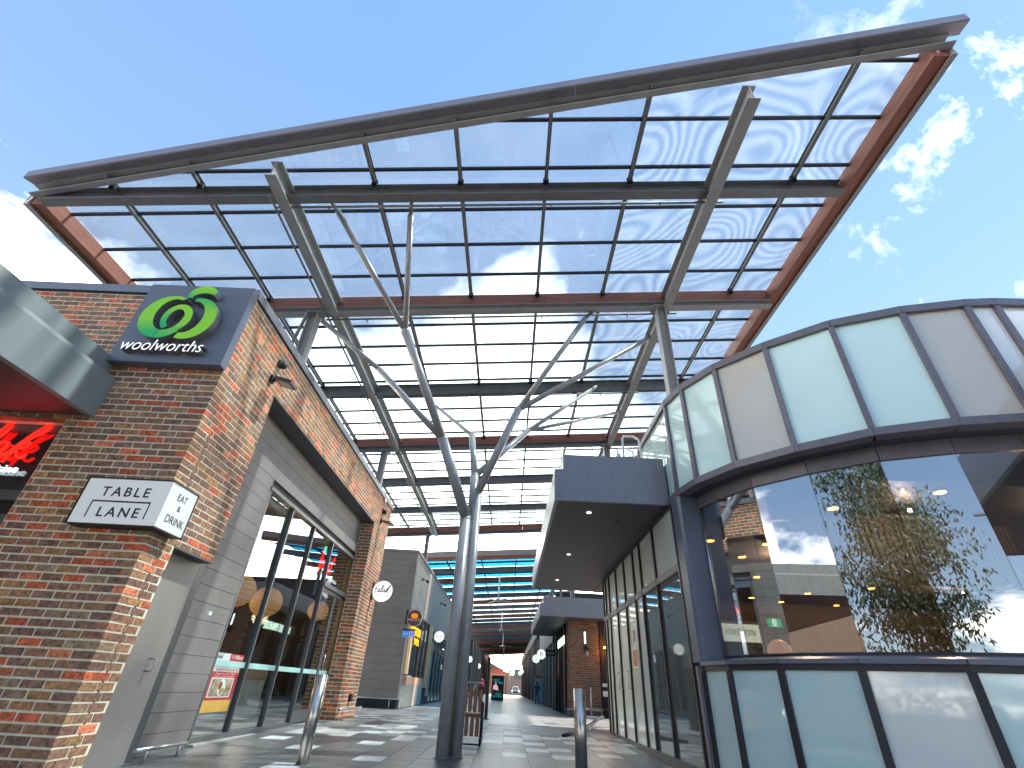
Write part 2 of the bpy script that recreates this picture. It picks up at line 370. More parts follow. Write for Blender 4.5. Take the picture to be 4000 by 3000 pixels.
mb.build('paver_field', m_tile, pav, kind='stuff')
# far paving beyond the single pavers: long joints only
mb = MB(); mb.cc = (0.25, 0.245, 0.235)  # far tint carries on the painted sky sheen
for col in range(-15, 10):
    x0 = -0.035 + CW * col
    for y in range(30, 112, 2): mb.box(x0 + 0.004, x0 + CW - 0.004, y + 0.01, y + 1.99, 0.15, 0.2 + random.uniform(-.0008, .0008))
mb.build('far_paver_field', m_tile, pav, kind='stuff')

# ------------------------------------------------------------------ bricks
REDS = [(0.50, 0.125, 0.055), (0.44, 0.105, 0.05), (0.56, 0.19, 0.10)]
BROWNS = [(0.185, 0.105, 0.068), (0.155, 0.09, 0.066), (0.215, 0.125, 0.068), (0.14, 0.082, 0.066), (0.18, 0.125, 0.085), (0.15, 0.082, 0.06), (0.24, 0.13, 0.06), (0.20, 0.10, 0.062)]
CO = 0.0872
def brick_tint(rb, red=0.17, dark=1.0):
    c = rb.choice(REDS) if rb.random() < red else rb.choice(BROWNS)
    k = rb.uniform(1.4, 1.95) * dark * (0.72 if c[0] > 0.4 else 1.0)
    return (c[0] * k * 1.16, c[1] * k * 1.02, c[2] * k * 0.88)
def brick_faces(origin, u, n, regions, ztop, rb, corner=None, red=0.17, dark=1.0, depth=0.1165):
    """list of (box verts params) for one wall face; corner=(phase) says which courses start with a stretcher"""
    out = []; u = Vector(u); n = Vector(n); o = Vector(origin)
    lmax = max(r[1] for r in regions); zmin = min(r[2] for r in regions); nk = int((ztop - zmin) / CO) + 1
    for k in range(nk):
        z1 = ztop - k * CO - 0.0185; z0 = z1 - 0.0672
        even = (k % 2 == 0) == (corner != 'odd')
        s = 0.0 if even else (0.12 if corner else -0.12)
        segs = []
        while s < lmax:
            segs.append((s, s + 0.2225)); s += 0.24
        for s0, s1 in segs:
            for r in regions:
                a = max(s0, r[0]); c_ = min(s1, r[1]); zc = (z0 + z1) / 2
                if c_ - a < 0.03 or zc < r[2] + 0.02 or zc > r[3]: continue
                tint = brick_tint(rb, red, dark)
                pr = rb.uniform(0.0, 0.003)
                p = [o + u * q + Vector((0, 0, 0)) for q in (a, c_)]
                P = []
                for q in p:
                    for dep in (-depth, pr):
                        w = q + n * dep; P.append(w)
                out.append((o + u * (a + c_) / 2 + Vector((0, 0, zc)), P, z0, z1, tint, rb.random()))
    return out
def brick_mesh(mb, br):
    _, P, z0, z1, tint, sd = br; mb.cc = tint; rr = random.Random(int(sd * 1e6))
    j = lambda: rr.uniform(-0.0013, 0.0013)
    a0, a1, b0, b1 = P  # a back, a front, b back, b front
    vs = []
    for z in (z0, z1):
        for q in (a0, a1, b1, b0): vs.append((q.x + j(), q.y + j(), z + j()))
    mb._add(vs, [(0, 3, 2, 1), (4, 5, 6, 7), (0, 1, 5, 4), (1, 2, 6, 5), (2, 3, 7, 6), (3, 0, 4, 7)])
def place_bricks(brs, parent, limit=290, stuffname='brickwork'):
    def key(b):
        q = px(b[0]); 
        return q[2] if (q and inview(b[0], 30)) else 1e3
    brs = sorted(brs, key=key)
    for b in brs[:limit]:
        mb = MB(); brick_mesh(mb, b); mb.build('brick', m_brick, parent)
    if len(brs) > limit:
        mb = MB()
        for b in brs[limit:]: brick_mesh(mb, b)
        mb.build(stuffname, m_brick, parent, kind='stuff')

# ------------------------------------------------------------------ left corner building (brick, grey boards, restaurant window)
LB = thing('brick_shop_building', 'red and brown brick corner building with grey boarded recess and tall window', 'building', (-6, 8, 0.1))
XB, YF, XC = -4.12, 5.48, -4.50
ZT = 5.86
e = 0.003
mb = MB()   # mortar body
mb.box(-24.0, XB - e, YF + e, YF + 0.30, 3.70, ZT)                     # front wall above the shopfront
mb.box(-5.85, XB - e, YF + e, YF + 0.27, -0.1, 3.70)                    # front pier
mb.box(XB - 0.30, XB - e, YF + 0.30, 5.985, -0.1, 2.285)
mb.box(XB - 0.37, XB - e, YF + 0.30, 6.87, 2.29, ZT)                    # side wall above door
mb.box(XB - 0.37, XB - e, 6.87, 15.74, 4.982, ZT)                      # band over the recess
mb.box(XB - 0.37, XB - e, 14.05 + e, 15.74, 0.05, 4.981)               # far pier
mb.build('mortar_wall', m_mortar, LB)
rb = random.Random(3)
brs = brick_faces((XB, YF, 0), (-1, 0, 0), (0, -1, 0), [(0, 1.72, -0.1, 3.66), (0, 4.9, 3.66, 5.9)], ZT, rb, corner='even')
brs += brick_faces((XB, YF, 0), (0, 1, 0), (1, 0, 0), [(0, 0.50, -0.1, 2.28), (0, 1.39, 2.285, 4.975), (0, 10.26, 4.975, 5.9)], ZT, rb, corner='odd')
brs += brick_faces((XB, 14.05, 0), (0, 1, 0), (1, 0, 0), [(0, 1.69, 0.2, 4.97)], ZT, rb, corner='odd')
brs += brick_faces((XB, 14.05, 0), (-1, 0, 0), (0, -1, 0), [(0, 0.36, 0.2, 4.97)], ZT, rb, corner='even')
place_bricks(brs, LB)
mb = MB(); mb.box(-11, XB - 0.37, YF + 0.30, 15.7, 5.0, 5.8); mb.build('roof_slab', m_trim, LB)
mb = MB(); mb.box(-11, XB + 0.035, YF - 0.035, YF + 0.36, 5.885, 6.03); mb.box(XB - 0.40, XB + 0.035, YF + 0.36, 15.78, 5.885, 6.03); mb.build('parapet_cap', m_cap, LB)
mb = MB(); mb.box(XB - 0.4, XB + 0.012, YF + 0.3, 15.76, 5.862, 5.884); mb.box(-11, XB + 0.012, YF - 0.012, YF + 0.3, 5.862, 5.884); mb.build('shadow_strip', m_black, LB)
mb = MB(); mb.box(XC + 0.005, XB + 0.004, 6.872, 14.046, 4.955, 4.98); mb.box(XB - 0.36, XB + 0.006, 5.986, 6.87, 2.265, 2.288); mb.build('steel_lintel', m_trim, LB)
# cladding boards in the recess
mb = MB(); mb.box(XC - 0.15, XC - 0.03, 6.9, 8.46, 0.0, 5.0); mb.box(XC - 0.15, XC - 0.03, 8.46, 14.46, 3.97, 5.0); mb.box(XC - 0.15, XC - 0.03, 14.46, 14.9, 0.1, 5.0); mb.build('wall_backing', m_clad_dark, LB)
z = 4.98
while z > 0.12:
    z0 = z - 0.216
    for (ya, yb) in ((6.93, 8.46), (8.46, 14.46), (14.46, 14.95)):
        if ya == 8.46:
            if z0 < 3.97: 
                continue
            for a, c_ in ((8.46, 11.1), (11.104, 14.46)):
                mb = MB(); mb.box(XC - 0.028, XC + random.uniform(-.001, .001), a, c_, z0, z); mb.build('cladding_board', m_clad, LB)
        else:
            mb = MB(); mb.box(XC - 0.028, XC + random.uniform(-.001, .001), ya, yb, max(z0, 0.1), z); mb.build('cladding_board', m_clad, LB)
    z -= 0.222
# recessed return beside door (underside part of pier) and door
mb = MB(); mb.box(-4.62, -4.30, 6.90, 7.04, 0.02, 2.36); mb.build('door_jamb', m_trim, LB)
d = MB().box(-4.345, -4.30, 5.99, 6.895, 0.09, 2.262).build('service_door', m_door, LB)
MB().tube([(-4.296, 6.62, 0.99), (-4.225, 6.62, 0.99), (-4.215, 6.625, 1.0), (-4.215, 6.625, 1.11), (-4.225, 6.62, 1.12), (-4.296, 6.62, 1.12)], 0.009, 8).build('door_handle', m_rail, d)
MB().box(-4.5, -4.34, 5.99, 6.9, 0.0, 0.088).build('door_sill', m_trim, LB)
# restaurant window
XW = XC
wf = MB()
yM = [8.50, 9.62, 10.90, 12.25, 14.43]
for i, y in enumerate(yM): wf.box(XW - 0.09, XW + 0.0, y - 0.027, y + 0.027, 0.17, 3.93)
wf.box(XW - 0.10, XW + 0.022, 8.44, 14.49, 3.90, 3.965); wf.box(XW - 0.10, XW + 0.022, 8.44, 12.25, 0.145, 0.215)
wf.box(XW - 0.10, XW + 0.018, 12.25, 14.43, 2.90, 2.99)
win = wf.build('window_frame', m_frame, LB)
for a, c_ in zip(yM[:3], yM[1:4]):
    MB().box(XW - 0.062, XW - 0.05, a + 0.031, c_ - 0.031, 0.216, 3.899).build('window_pane', g_shop, win)
    MB().box(XW - 0.048, XW - 0.044, a + 0.031, c_ - 0.031, 1.105, 1.19).build('frosted_strip', g_band, win)
MB().box(XW - 0.062, XW - 0.05, 12.281, 14.40, 2.991, 3.899).build('window_pane', g_shop, win)
for y0, y1 in ((12.29, 13.33), (13.345, 14.39)):
    dl = MB(); dl.box(XW - 0.08, XW - 0.03, y0, y0 + 0.07, 0.2, 2.89); dl.box(XW - 0.08, XW - 0.03, y1 - 0.07, y1, 0.2, 2.89); dl.box(XW - 0.08, XW - 0.03, y0 + .07, y1 - .07, 2.80, 2.89); dl.box(XW - 0.08, XW - 0.03, y0 + .07, y1 - .07, 0.2, 0.42)
    dd = dl.build('glass_door', m_frame, LB)
    MB().box(XW - 0.062, XW - 0.05, y0 + 0.071, y1 - 0.071, 0.421, 2.799).build('door_pane', g_shop, dd)
    MB().box(XW - 0.048, XW - 0.044, y0 + 0.071, y1 - 0.071, 1.105, 1.19).build('frosted_strip', g_band, dd)
MB().tube([(-4.47, 13.27, 1.0), (-4.42, 13.27, 1.0), (-4.42, 13.27, 1.5), (-4.47, 13.27, 1.5)], 0.012, 8).build('door_pull', m_rail, LB)
MB().box(XC - 0.1, XC + 0.12, 8.44, 14.5, -0.02, 0.144).build('stone_plinth', pmat('pale_stone_plinth', (0.45, 0.40, 0.36), 0.7), LB)
# room behind the glass
rm = MB(); rm.box(-9.5, -4.66, 6.2, 15.6, 0.0, 0.16); rm.build('room_floor', m_room_floor, LB)
rm = MB(); rm.box(-9.6, -9.5, 6.2, 15.6, 0.16, 4.9); rm.box(-9.5, -4.9, 15.3, 15.6, 0.16, 4.9); rm.box(-9.5, -4.66, 6.1, 6.2, 0.16, 4.9); rm.build('room_wall', m_dark_room, LB)
rm = MB(); rm.box(-9.5, -4.66, 6.2, 15.3, 4.2, 4.4); rm.build('room_ceiling', m_black, LB)
mb = MB(); mb.box(-5.3, -5.2, 9.7, 12.1, 0.3, 0.95); mb.build('room_partition', pmat('pale_grey_brick_partition', (0.55, 0.56, 0.52), 0.8, var=0.2, vscale=12), LB)
mb = MB(); mb.box(-5.31, -5.19, 9.7, 12.1, 0.95, 1.13); mb.build('partition_band', pmat('peach_band', (0.60, 0.34, 0.22), 0.7), LB)
# shopfront left of the brick pier
mb = MB(); mb.box(-24, -5.86, 5.98, 6.05, 0.0, 3.7); mb.build('shopfront_backing', pmat('black_sign_panel', (0.02, 0.012, 0.02), 0.35), LB)
mb = MB(); mb.box(-24, -5.86, 5.72, 5.80, 2.68, 2.80); mb.box(-24, -5.86, 5.72, 5.80, 2.40, 2.50); mb.box(-24, -5.86, 5.72, 5.80, 3.60, 3.70); mb.box(-5.93, -5.86, 5.73, 5.79, 0.1, 3.6); mb.build('shopfront_frame', m_frame, LB)
MB().box(-24, -5.93, 5.755, 5.765, 0.15, 3.6).build('shopfront_pane', g_shop, LB)
# awning canopy over the shopfront, running towards the street
mb = MB()
mb.prism([(-5.51, YF - 0.002, 3.73), (-5.51, YF - 0.002, 4.27), (-5.53, YF - 0.002, 4.33), (-5.60, YF - 0.002, 4.33), (-5.60, YF - 0.002, 3.73)], (0, -6.0, 0))
mb.prism([(-5.66, YF - 0.002, 4.332), (-5.66, YF - 0.002, 4.62), (-5.75, YF - 0.002, 4.62), (-5.75, YF - 0.002, 4.332)], (0, -6.0, 0))
mb.box(-24, -5.602, -0.52, -0.45, 3.73, 4.6)
cp = mb.build('awning_fascia', m_fascia, LB)
mb = MB(); mb.box(-24, -5.60, -0.44, YF - 0.004, 3.75, 3.80); mb.build('awning_soffit', m_soffit_w, LB)
mb = MB(); mb.box(-24, -5.76, -0.44, YF - 0.004, 4.45, 4.55); mb.build('awning_roof', m_trim, LB)

# ---- grocery sign
SG = thing('supermarket_sign', 'square slate sign with green ribbon apple logo and white woolworths lettering on the brick corner', 'sign', (-4.88, 5.33, 4.53))
MB().box(-5.66, -4.085, 5.33, 5.47, 4.53, 5.95).build('sign_panel', pmat('slate_sign_panel', (0.15, 0.16, 0.20), 0.42, var=0.05), SG)
def ribbon(outer, inner, y0, y1, mt_face, name):
    """solid with a flat face at y0 (towards the street) and grey sides back to y1; outer/inner are lists of (x,z)"""
    n = len(outer)
    vs = [(x, y0, z) for x, z in outer] + [(x, y0, z) for x, z in inner] + [(x, y1, z) for x, z in outer] + [(x, y1, z) for x, z in inner]
    f_face = [(i, i + 1, n + i + 1, n + i) for i in range(n - 1)]
    f_side = []
    for i in range(n - 1):
        f_side.append((i, 2 * n + i, 2 * n + i + 1, i + 1)); f_side.append((n + i, n + i + 1, 3 * n + i + 1, 3 * n + i))
    f_side += [(0, n, 3 * n, 2 * n), (n - 1, 3 * n - 1, 4 * n - 1, 2 * n - 1)]
    a = MB(); a._add(vs, f_face); b2 = MB(); b2._add(vs, f_side)
    o = a.build(name, mt_face, SG); b2.build('logo_return', m_logo_side, o)
    return o
m_logo_side = pmat('grey_logo_edge', (0.22, 0.21, 0.20), 0.35, metal=0.3)
def green(name, zlo, zhi, flip=False, flipx=None):
    mt = bpy.data.materials.new(name); mt.use_nodes = True; nt = mt.node_tree; p = nt.nodes['Principled BSDF']; p.inputs['Roughness'].default_value = 0.35
    geo = N(nt, 'ShaderNodeNewGeometry'); sp = N(nt, 'ShaderNodeSeparateXYZ'); nt.links.new(geo.outputs['Position'], sp.inputs[0])
    mr = N(nt, 'ShaderNodeMapRange'); nt.links.new(sp.outputs['Z'], mr.inputs[0]); mr.inputs[1].default_value = zlo; mr.inputs[2].default_value = zhi
    rp = N(nt, 'ShaderNodeValToRGB'); nt.links.new(mr.outputs[0], rp.inputs[0])
    A = (0.0, 0.40, 0.08, 1); B = (0.24, 0.60, 0.004, 1)
    el = rp.color_ramp.elements
    el[0].position = 0.0; el[1].position = 1.0; el[0].color = A if not flip else B; el[1].color = B if not flip else A
    nt.links.new(rp.outputs[0], p.inputs['Base Color']); nt.links.new(rp.outputs[0], p.inputs['Emission Color']); p.inputs['Emission Strength'].default_value = 0.02
    return mt
def arc(cx, cz, rx, rz, a0, a1, n=28, tilt=0.0):
    o = []
    for i in range(n):
        a = math.radians(a0 + (a1 - a0) * i / (n - 1)); x = rx * math.cos(a); z_ = rz * math.sin(a); t = math.radians(tilt)
        o.append((cx + x * math.cos(t) - z_ * math.sin(t), cz + x * math.sin(t) + z_ * math.cos(t)))
    return o
yA, yB_ = 5.20, 5.328
# left loop: big crescent from top right, anticlockwise round the left to the bottom
ribbon(arc(-5.07, 5.235, 0.365, 0.385, 62, 268, 36), arc(-5.03, 5.275, 0.205, 0.285, 70, 262, 36), yA, yB_, green('logo_green_left', 4.95, 5.18), 'logo_loop')
ribbon(arc(-5.07, 5.235, 0.365, 0.385, 268, 330, 16), arc(-5.04, 5.22, 0.22, 0.23, 262, 372, 16), yA + 0.004, yB_, green('logo_green_low', 4.86, 5.1), 'logo_loop')
# inner loop: smaller ring standing in the middle
ribbon(arc(-4.905, 5.215, 0.215, 0.245, 118, -62, 30), arc(-4.915, 5.205, 0.115, 0.165, 112, -78, 30), yA - 0.004, yB_, green('logo_green_mid', 4.95, 5.1), 'logo_loop')
ribbon(arc(-4.905, 5.215, 0.215, 0.245, 118, 235, 22), arc(-4.915, 5.205, 0.115, 0.165, 112, 240, 22), yA, yB_, green('logo_green_mid2', 5.15, 5.4, False), 'logo_loop')
# right loop: from the notch at the top round the right side to the bottom
ribbon(arc(-4.70, 5.225, 0.345, 0.375, 100, -108, 36), arc(-4.755, 5.245, 0.215, 0.29, 96, -96, 36), yA + 0.002, yB_, green('logo_green_right', 5.35, 5.6, True), 'logo_loop')
# leaf
ribbon(arc(-4.70, 5.63, 0.215, 0.205, 188, 28, 24), arc(-4.665, 5.59, 0.17, 0.105, 182, 38, 24), yA, yB_, green('logo_green_leaf', 5.60, 5.75), 'logo_leaf')
m_letter = emis('white_sign_letter', (1, 1, 1), 0.12)
text('lettering', 'woolworths', m_letter, (-5.50, 5.228, 4.655), (1, 0, 0), (0, 0, 1), 0.27, width=1.12, parent=SG, extrude=0.002, shear=0.22, offset=-0.004)
text('lettering_returns', 'woolworths', m_logo_side, (-5.50, 5.28, 4.655), (1, 0, 0), (0, 0, 1), 0.27, width=1.12, parent=SG, extrude=0.048, shear=0.22, offset=-0.004)
# ---- lane sign wrapped round the corner
TS = thing('lane_name_sign', 'white box sign wrapped round the brick corner reading TABLE LANE and EAT & DRINK', 'sign', (-4.45, 5.40, 2.34))
m_signw = emis('white_sign_face', (0.93, 0.95, 0.93), 0.03)
MB().box(-4.955, -3.972, 5.305, 5.472, 2.345, 2.855).box(-4.10, -3.972, 5.474, 5.81, 2.345, 2.855).build('sign_box', m_signw, TS)
MB().box(-4.975, -3.96, 5.30, 5.475, 2.857, 2.872).box(-4.975, -4.957, 5.30, 5.475, 2.33, 2.857).box(-4.957, -3.975, 5.31, 5.475, 2.328, 2.343).box(-4.11, -3.965, 5.477, 5.83, 2.857, 2.872).box(-4.11, -3.968, 5.812, 5.83, 2.33, 2.857).box(-4.11, -3.975, 5.477, 5.812, 2.328, 2.343).build('sign_edge', m_black, TS)
m_ink = pmat('dark_violet_sign_ink', (0.035, 0.022, 0.05), 0.5)
text('lettering', 'TABLE', m_ink, (-4.745, 5.302, 2.655), (1, 0, 0), (0, 0, 1), 0.155, width=0.56, parent=TS, extrude=0.001, spacing=1.35, offset=0.002)
text('lettering', 'LANE', m_ink, (-4.685, 5.302, 2.42), (1, 0, 0), (0, 0, 1), 0.155, width=0.47, parent=TS, extrude=0.001, spacing=1.35, offset=0.002)
MB().box(-4.80, -4.125, 5.300, 5.304, 2.585, 2.602).box(-4.80, -4.788, 5.300, 5.304, 2.41, 2.585).box(-4.137, -4.125, 5.300, 5.304, 2.41, 2.585).build('sign_bracket_line', m_ink, TS)
text('lettering', 'EAT', m_ink, (-3.969, 5.47, 2.695), (0, 1, 0), (0, 0, 1), 0.115, width=0.18, parent=TS, extrude=0.001)
text('lettering', '&', m_ink, (-3.969, 5.54, 2.585), (0, 1, 0), (0, 0, 1), 0.095, width=0.06, parent=TS, extrude=0.001)
text('lettering', 'DRINK', m_ink, (-3.969, 5.405, 2.43), (0, 1, 0), (0, 0, 1), 0.125, width=0.35, parent=TS, extrude=0.001)
# ---- neon sign of the restaurant
m_neon = emis('red_neon_tube', (1.0, 0.008, 0.004), 0.38)
m_neonw = emis('white_neon_letter', (0.8, 0.9, 1.0), 0.2)
def script_falak(name, parent, org, r_, up_, sc, rad, mt):
    """the word 'falak' written by hand as five strokes; units: x-height = 1"""
    r_ = Vector(r_); up_ = Vector(up_); o = Vector(org)
    def bez(pts, n=7):
        out = []
        for i in range(len(pts) - 1):
            p0 = pts[max(i - 1, 0)]; p1 = pts[i]; p2 = pts[i + 1]; p3 = pts[min(i + 2, len(pts) - 1)]
            for k in range(n):
                t = k / n; q = []
                for d_ in (0, 1): q.append(0.5 * (2 * p1[d_] + (p2[d_] - p0[d_]) * t + (2 * p0[d_] - 5 * p1[d_] + 4 * p2[d_] - p3[d_]) * t * t + (-p0[d_] + 3 * p1[d_] - 3 * p2[d_] + p3[d_]) * t ** 3))
                out.append(q)
        out.append(pts[-1]); return out
    strokes = [
        [(0.9, 2.2), (0.65, 2.3), (0.35, 1.9), (0.1, 0.6), (-0.25, -0.5)], [(-0.2, 1.0), (0.7, 1.15)],
        [(1.55, 0.95), (1.15, 1.0), (0.85, 0.5), (0.85, 0.08), (1.15, 0.05), (1.5, 0.6), (1.6, 0.95), (1.5, 0.3), (1.65, 0.02), (1.95, 0.3)],
        [(1.95, 0.3), (2.7, 1.7), (2.75, 2.3), (2.5, 2.1), (2.15, 1.0), (2.05, 0.15), (2.3, 0.0), (2.6, 0.3)],
        [(3.35, 0.95), (2.95, 1.0), (2.65, 0.5), (2.65, 0.08), (2.95, 0.05), (3.3, 0.6), (3.4, 0.95), (3.3, 0.3), (3.45, 0.02), (3.75, 0.35)],
        [(3.75, 0.35), (4.6, 1.7), (5.3, 2.3), (5.25, 1.9), (4.5, 1.25), (4.0, 0.5), (3.75, -0.35)], [(4.05, 0.6), (4.5, 1.05), (4.75, 0.95), (4.55, 0.65), (4.15, 0.6), (4.35, 0.15), (4.7, 0.0), (4.95, 0.25)]]
    mb = MB()
    for s in strokes: mb.tube([o + r_ * (p[0] * sc) + up_ * (p[1] * sc) for p in bez(s)], rad, 8)
    return mb.build(name, mt, parent)
NS = thing('restaurant_neon_sign', 'red neon script word falak with small white words over the dark shopfront under the awning', 'neon sign', (-6.8, 5.70, 3.2))
script_falak('neon_script', NS, (-7.33, 5.70, 3.215), (1, 0, 0), (0, 0, 1), 0.205, 0.016, m_neon)
text('lettering', 'Indian Cuisine', m_neonw, (-6.30, 5.70, 3.015), (1, 0, 0), (0, 0, 1), 0.145, width=0.92, parent=NS, extrude=0.008, shear=0.1, align='RIGHT')
ND = thing('door_neon_sign', 'red neon script with white words hanging behind the glass over the restaurant door', 'neon sign', (-4.75, 13.2, 3.1))
script_falak('neon_script', ND, (-4.74, 12.28, 3.33), (0, 1, 0), (0, 0, 1), 0.185, 0.018, m_neon)
text('lettering', 'Indian Cuisine', m_neonw, (-4.74, 13.78, 3.17), (0, 1, 0), (0, 0, 1), 0.15, width=1.25, parent=ND, extrude=0.006, align='RIGHT')
MB().tube([(-4.74, 12.40, 3.66), (-4.74, 12.36, 3.5), (-4.74, 12.33, 3.3), (-4.74, 12.36, 3.2)], 0.03, 10, 0.008).build('neon_chilli', m_neon, ND)
MB().tube([(-4.74, 12.43, 3.84), (-4.74, 12.41, 3.67)], 0.03, 10).build('neon_stalk', emis('green_neon', (0.02, 0.9, 0.25), 0.5), ND)
# ---- wicker pendants
def pendant(loc, r, label):
    t = thing('wicker_pendant', label, 'pendant lamp', loc, 'woven pendants behind the restaurant window')
    x, y, z_ = loc; mb = MB(); mb.sphere((x, y, z_), r, r, r * 0.9, 28, 18); sh = mb.build('lamp_shade', m_wicker, t)
    mb = MB()
    for k in range(9):
        ph = math.pi * (k + 1) / 10; rr = r * math.sin(ph) * 1.01; zz_ = z_ + r * 0.9 * math.cos(ph)
        mb.tube([(x + rr * math.cos(a * math.pi / 12), y + rr * math.sin(a * math.pi / 12), zz_) for a in range(25)], 0.006, 5, cap=False)
    mb.build('cane_hoops', pmat('pale_cane', (0.55, 0.36, 0.18), 0.6), t)
    MB().tube([(x, y, z_ + r * 0.9), (x, y, 4.2)], 0.01, 6).build('cord', m_black, t)
pendant((-5.35, 10.05, 2.40), 0.335, 'round wicker pendant nearest the left edge of the restaurant window')
pendant((-5.40, 11.50, 2.39), 0.335, 'round wicker pendant behind the second window pane')
pendant((-5.40, 14.75, 2.62), 0.28, 'orange wicker pendant seen through the restaurant door')
for (x, y) in ((-6.4, 10.6), (-6.4, 13.6)):  # added fill lamps behind the pendants to brighten the room
    l = bpy.data.lights.new('room_fill_light', 'POINT'); l.energy = 7; l.color = (1.0, 0.7, 0.42); l.shadow_soft_size = 0.2
    lo = bpy.data.objects.new('room_fill_light', l); COL.objects.link(lo); lo.location = (x, y, 2.3)
# ---- poster
PO = thing('menu_poster', 'red and yellow vegetarian menu poster with a plate of curry, behind the window', 'poster', (-4.60, 9.05, 0.5))
XP = -4.5485
MB().box(XP - 0.004, XP, 8.56, 9.46, 0.50, 1.10).build('poster_sheet', pmat('poster_red', (0.55, 0.03, 0.035), 0.4), PO)
MB().box(XP, XP + 0.002, 8.57, 9.45, 0.50, 0.655).build('yellow_band', pmat('poster_yellow', (0.85, 0.48, 0.08), 0.45), PO)
MB().box(XP, XP + 0.002, 8.66, 9.36, 0.69, 0.955).build('picture_frame', m_white, PO)
MB().box(XP + 0.002, XP + 0.003, 8.69, 9.33, 0.705, 0.94).build('plate_picture', pmat('curry_plate_print', (0.20, 0.06, 0.03), 0.5, vscale=14, col2=(0.55, 0.50, 0.32)), PO)
MB().disc((XP + 0.0045, 9.02, 0.825), (1, 0, 0), 0.115, 0.002, 28).build('printed_plate', m_white, PO)
for cy_, cz_, rr_, cc_ in ((8.97, 0.85, 0.055, (0.35, 0.07, 0.02)), (9.07, 0.86, 0.04, (0.85, 0.80, 0.6)), (9.03, 0.77, 0.045, (0.55, 0.28, 0.05)), (9.09, 0.79, 0.03, (0.2, 0.35, 0.06))): MB().disc((XP + 0.0062, cy_, cz_), (1, 0, 0), rr_, 0.0012, 18).build('printed_food', pmat('food_%d' % int(cc_[0] * 100), cc_, 0.6, vscale=40, var=0.4), PO)
MB().box(XP, XP + 0.002, 8.60, 9.44, 1.035, 1.10).build('title_strip', pmat('poster_pink', (0.72, 0.60, 0.52), 0.5), PO)
text('lettering', 'VEGETARIAN M', m_ink, (XP + 0.003, 8.68, 1.045), (0, 1, 0), (0, 0, 1), 0.06, width=0.72, parent=PO, extrude=0.0005)
text('lettering', 'Vegetarian curry + Rice +', m_white, (XP + 0.003, 8.72, 1.0), (0, 1, 0), (0, 0, 1), 0.03, width=0.66, parent=PO, extrude=0.0005)
text('lettering', 'Salad + a can or water', m_white, (XP + 0.003, 8.70, 0.968), (0, 1, 0), (0, 0, 1), 0.03, width=0.62, parent=PO, extrude=0.0005)
PH = thing('opening_hours_sign', 'white and red sign with 11:00am just above the frosted strip in the window', 'sign', (-4.60, 9.05, 1.19))
MB().box(XP - 0.004, XP, 8.56, 9.02, 1.19, 1.29).build('white_half', m_white, PH)
MB().box(XP - 0.004, XP, 9.022, 9.48, 1.19, 1.29).build('red_half', MATS['poster_red'], PH)
script_falak('script_word', PH, (XP + 0.002, 8.62, 1.215), (0, 1, 0), (0, 0, 1), 0.031, 0.003, m_trim)
text('lettering', '11:00am', m_white, (XP + 0.002, 9.05, 1.225), (0, 1, 0), (0, 0, 1), 0.075, width=0.38, parent=PH, extrude=0.0005, offset=0.001)
# ---- small wall items
def floodlight(y, z_, label):
    t = thing('floodlight', label, 'floodlight', (XB, y, z_), 'floodlights on the brick band')
    MB().box(XB + 0.002, XB + 0.05, y - 0.05, y + 0.05, z_ - 0.06, z_ + 0.06).bar((XB + 0.05, y, z_), (XB + 0.16, y + 0.0, z_ - 0.03), 0.04, 0.04).build('mounting_bracket', m_black, t)
    h = MB().bar((XB + 0.14, y, z_ - 0.03), (XB + 0.42, y, z_ - 0.10), 0.26, 0.05).build('lamp_housing', m_trim, t)
    MB().bar((XB + 0.18, y, z_ - 0.072), (XB + 0.38, y, z_ - 0.122), 0.20, 0.006).build('lamp_lens', pmat('pale_led_lens', (0.55, 0.55, 0.5), 0.3), h)
floodlight(6.60, 5.13, 'dark led floodlight on the brick wall nearest the supermarket sign')
floodlight(14.67, 5.20, 'dark led floodlight at the far end of the brick wall')
def domecam(y, z_, label):
    t = thing('dome_camera', label, 'security camera', (XB, y, z_))
    MB().disc((XB + 0.03, y, z_), (1, 0, 0), 0.08, 0.055, 20).build('camera_base', m_trim, t); MB().sphere((XB + 0.07, y, z_ - 0.03), 0.065).build('camera_dome', m_black, t)
domecam(6.69, 5.50, 'small round camera on the brick above the nearer floodlight'); domecam(14.69, 5.51, 'small round camera on the brick above the far floodlight')
ST = thing('wall_sticker', 'small white sticker on the grey boards left of the window', 'sticker', (XC, 7.89, 1.76)); MB().box(XC + 0.001, XC + 0.003, 7.82, 7.95, 1.735, 1.785).build('sticker_sheet', m_white, ST); MB().box(XC + 0.003, XC + 0.004, 7.83, 7.86, 1.74, 1.78).build('sticker_mark', m_black, ST)
WN = thing('warning_notice', 'small white and red notice on the far corner of the parapet', 'notice', (-4.07, 14.9, 5.9)); MB().box(-4.083, -4.078, 14.55, 14.75, 5.78, 6.0).build('notice_plate', m_white, WN); MB().box(-4.078, -4.076, 14.57, 14.73, 5.93, 5.985).build('notice_stripe', MATS['poster_red'], WN)
def guard_rail(pts, label, posts, z0):
    t = thing('guard_rail', label, 'rail', pts[0], 'low stainless rails along the wall feet')
    MB().tube(pts, 0.022, 12).build('rail_tube', m_rail, t)
    for p in posts: MB().tube([(p[0], p[1], z0), p], 0.014, 8).build('rail_post', m_rail, t)
guard_rail([(-4.12, 6.72, 0.235), (-4.12, 7.75, 0.235)], 'low stainless guard rail at the foot of the boards beside the grey door', [(-4.12, 6.95, 0.235), (-4.12, 7.6, 0.235)], 0.09)
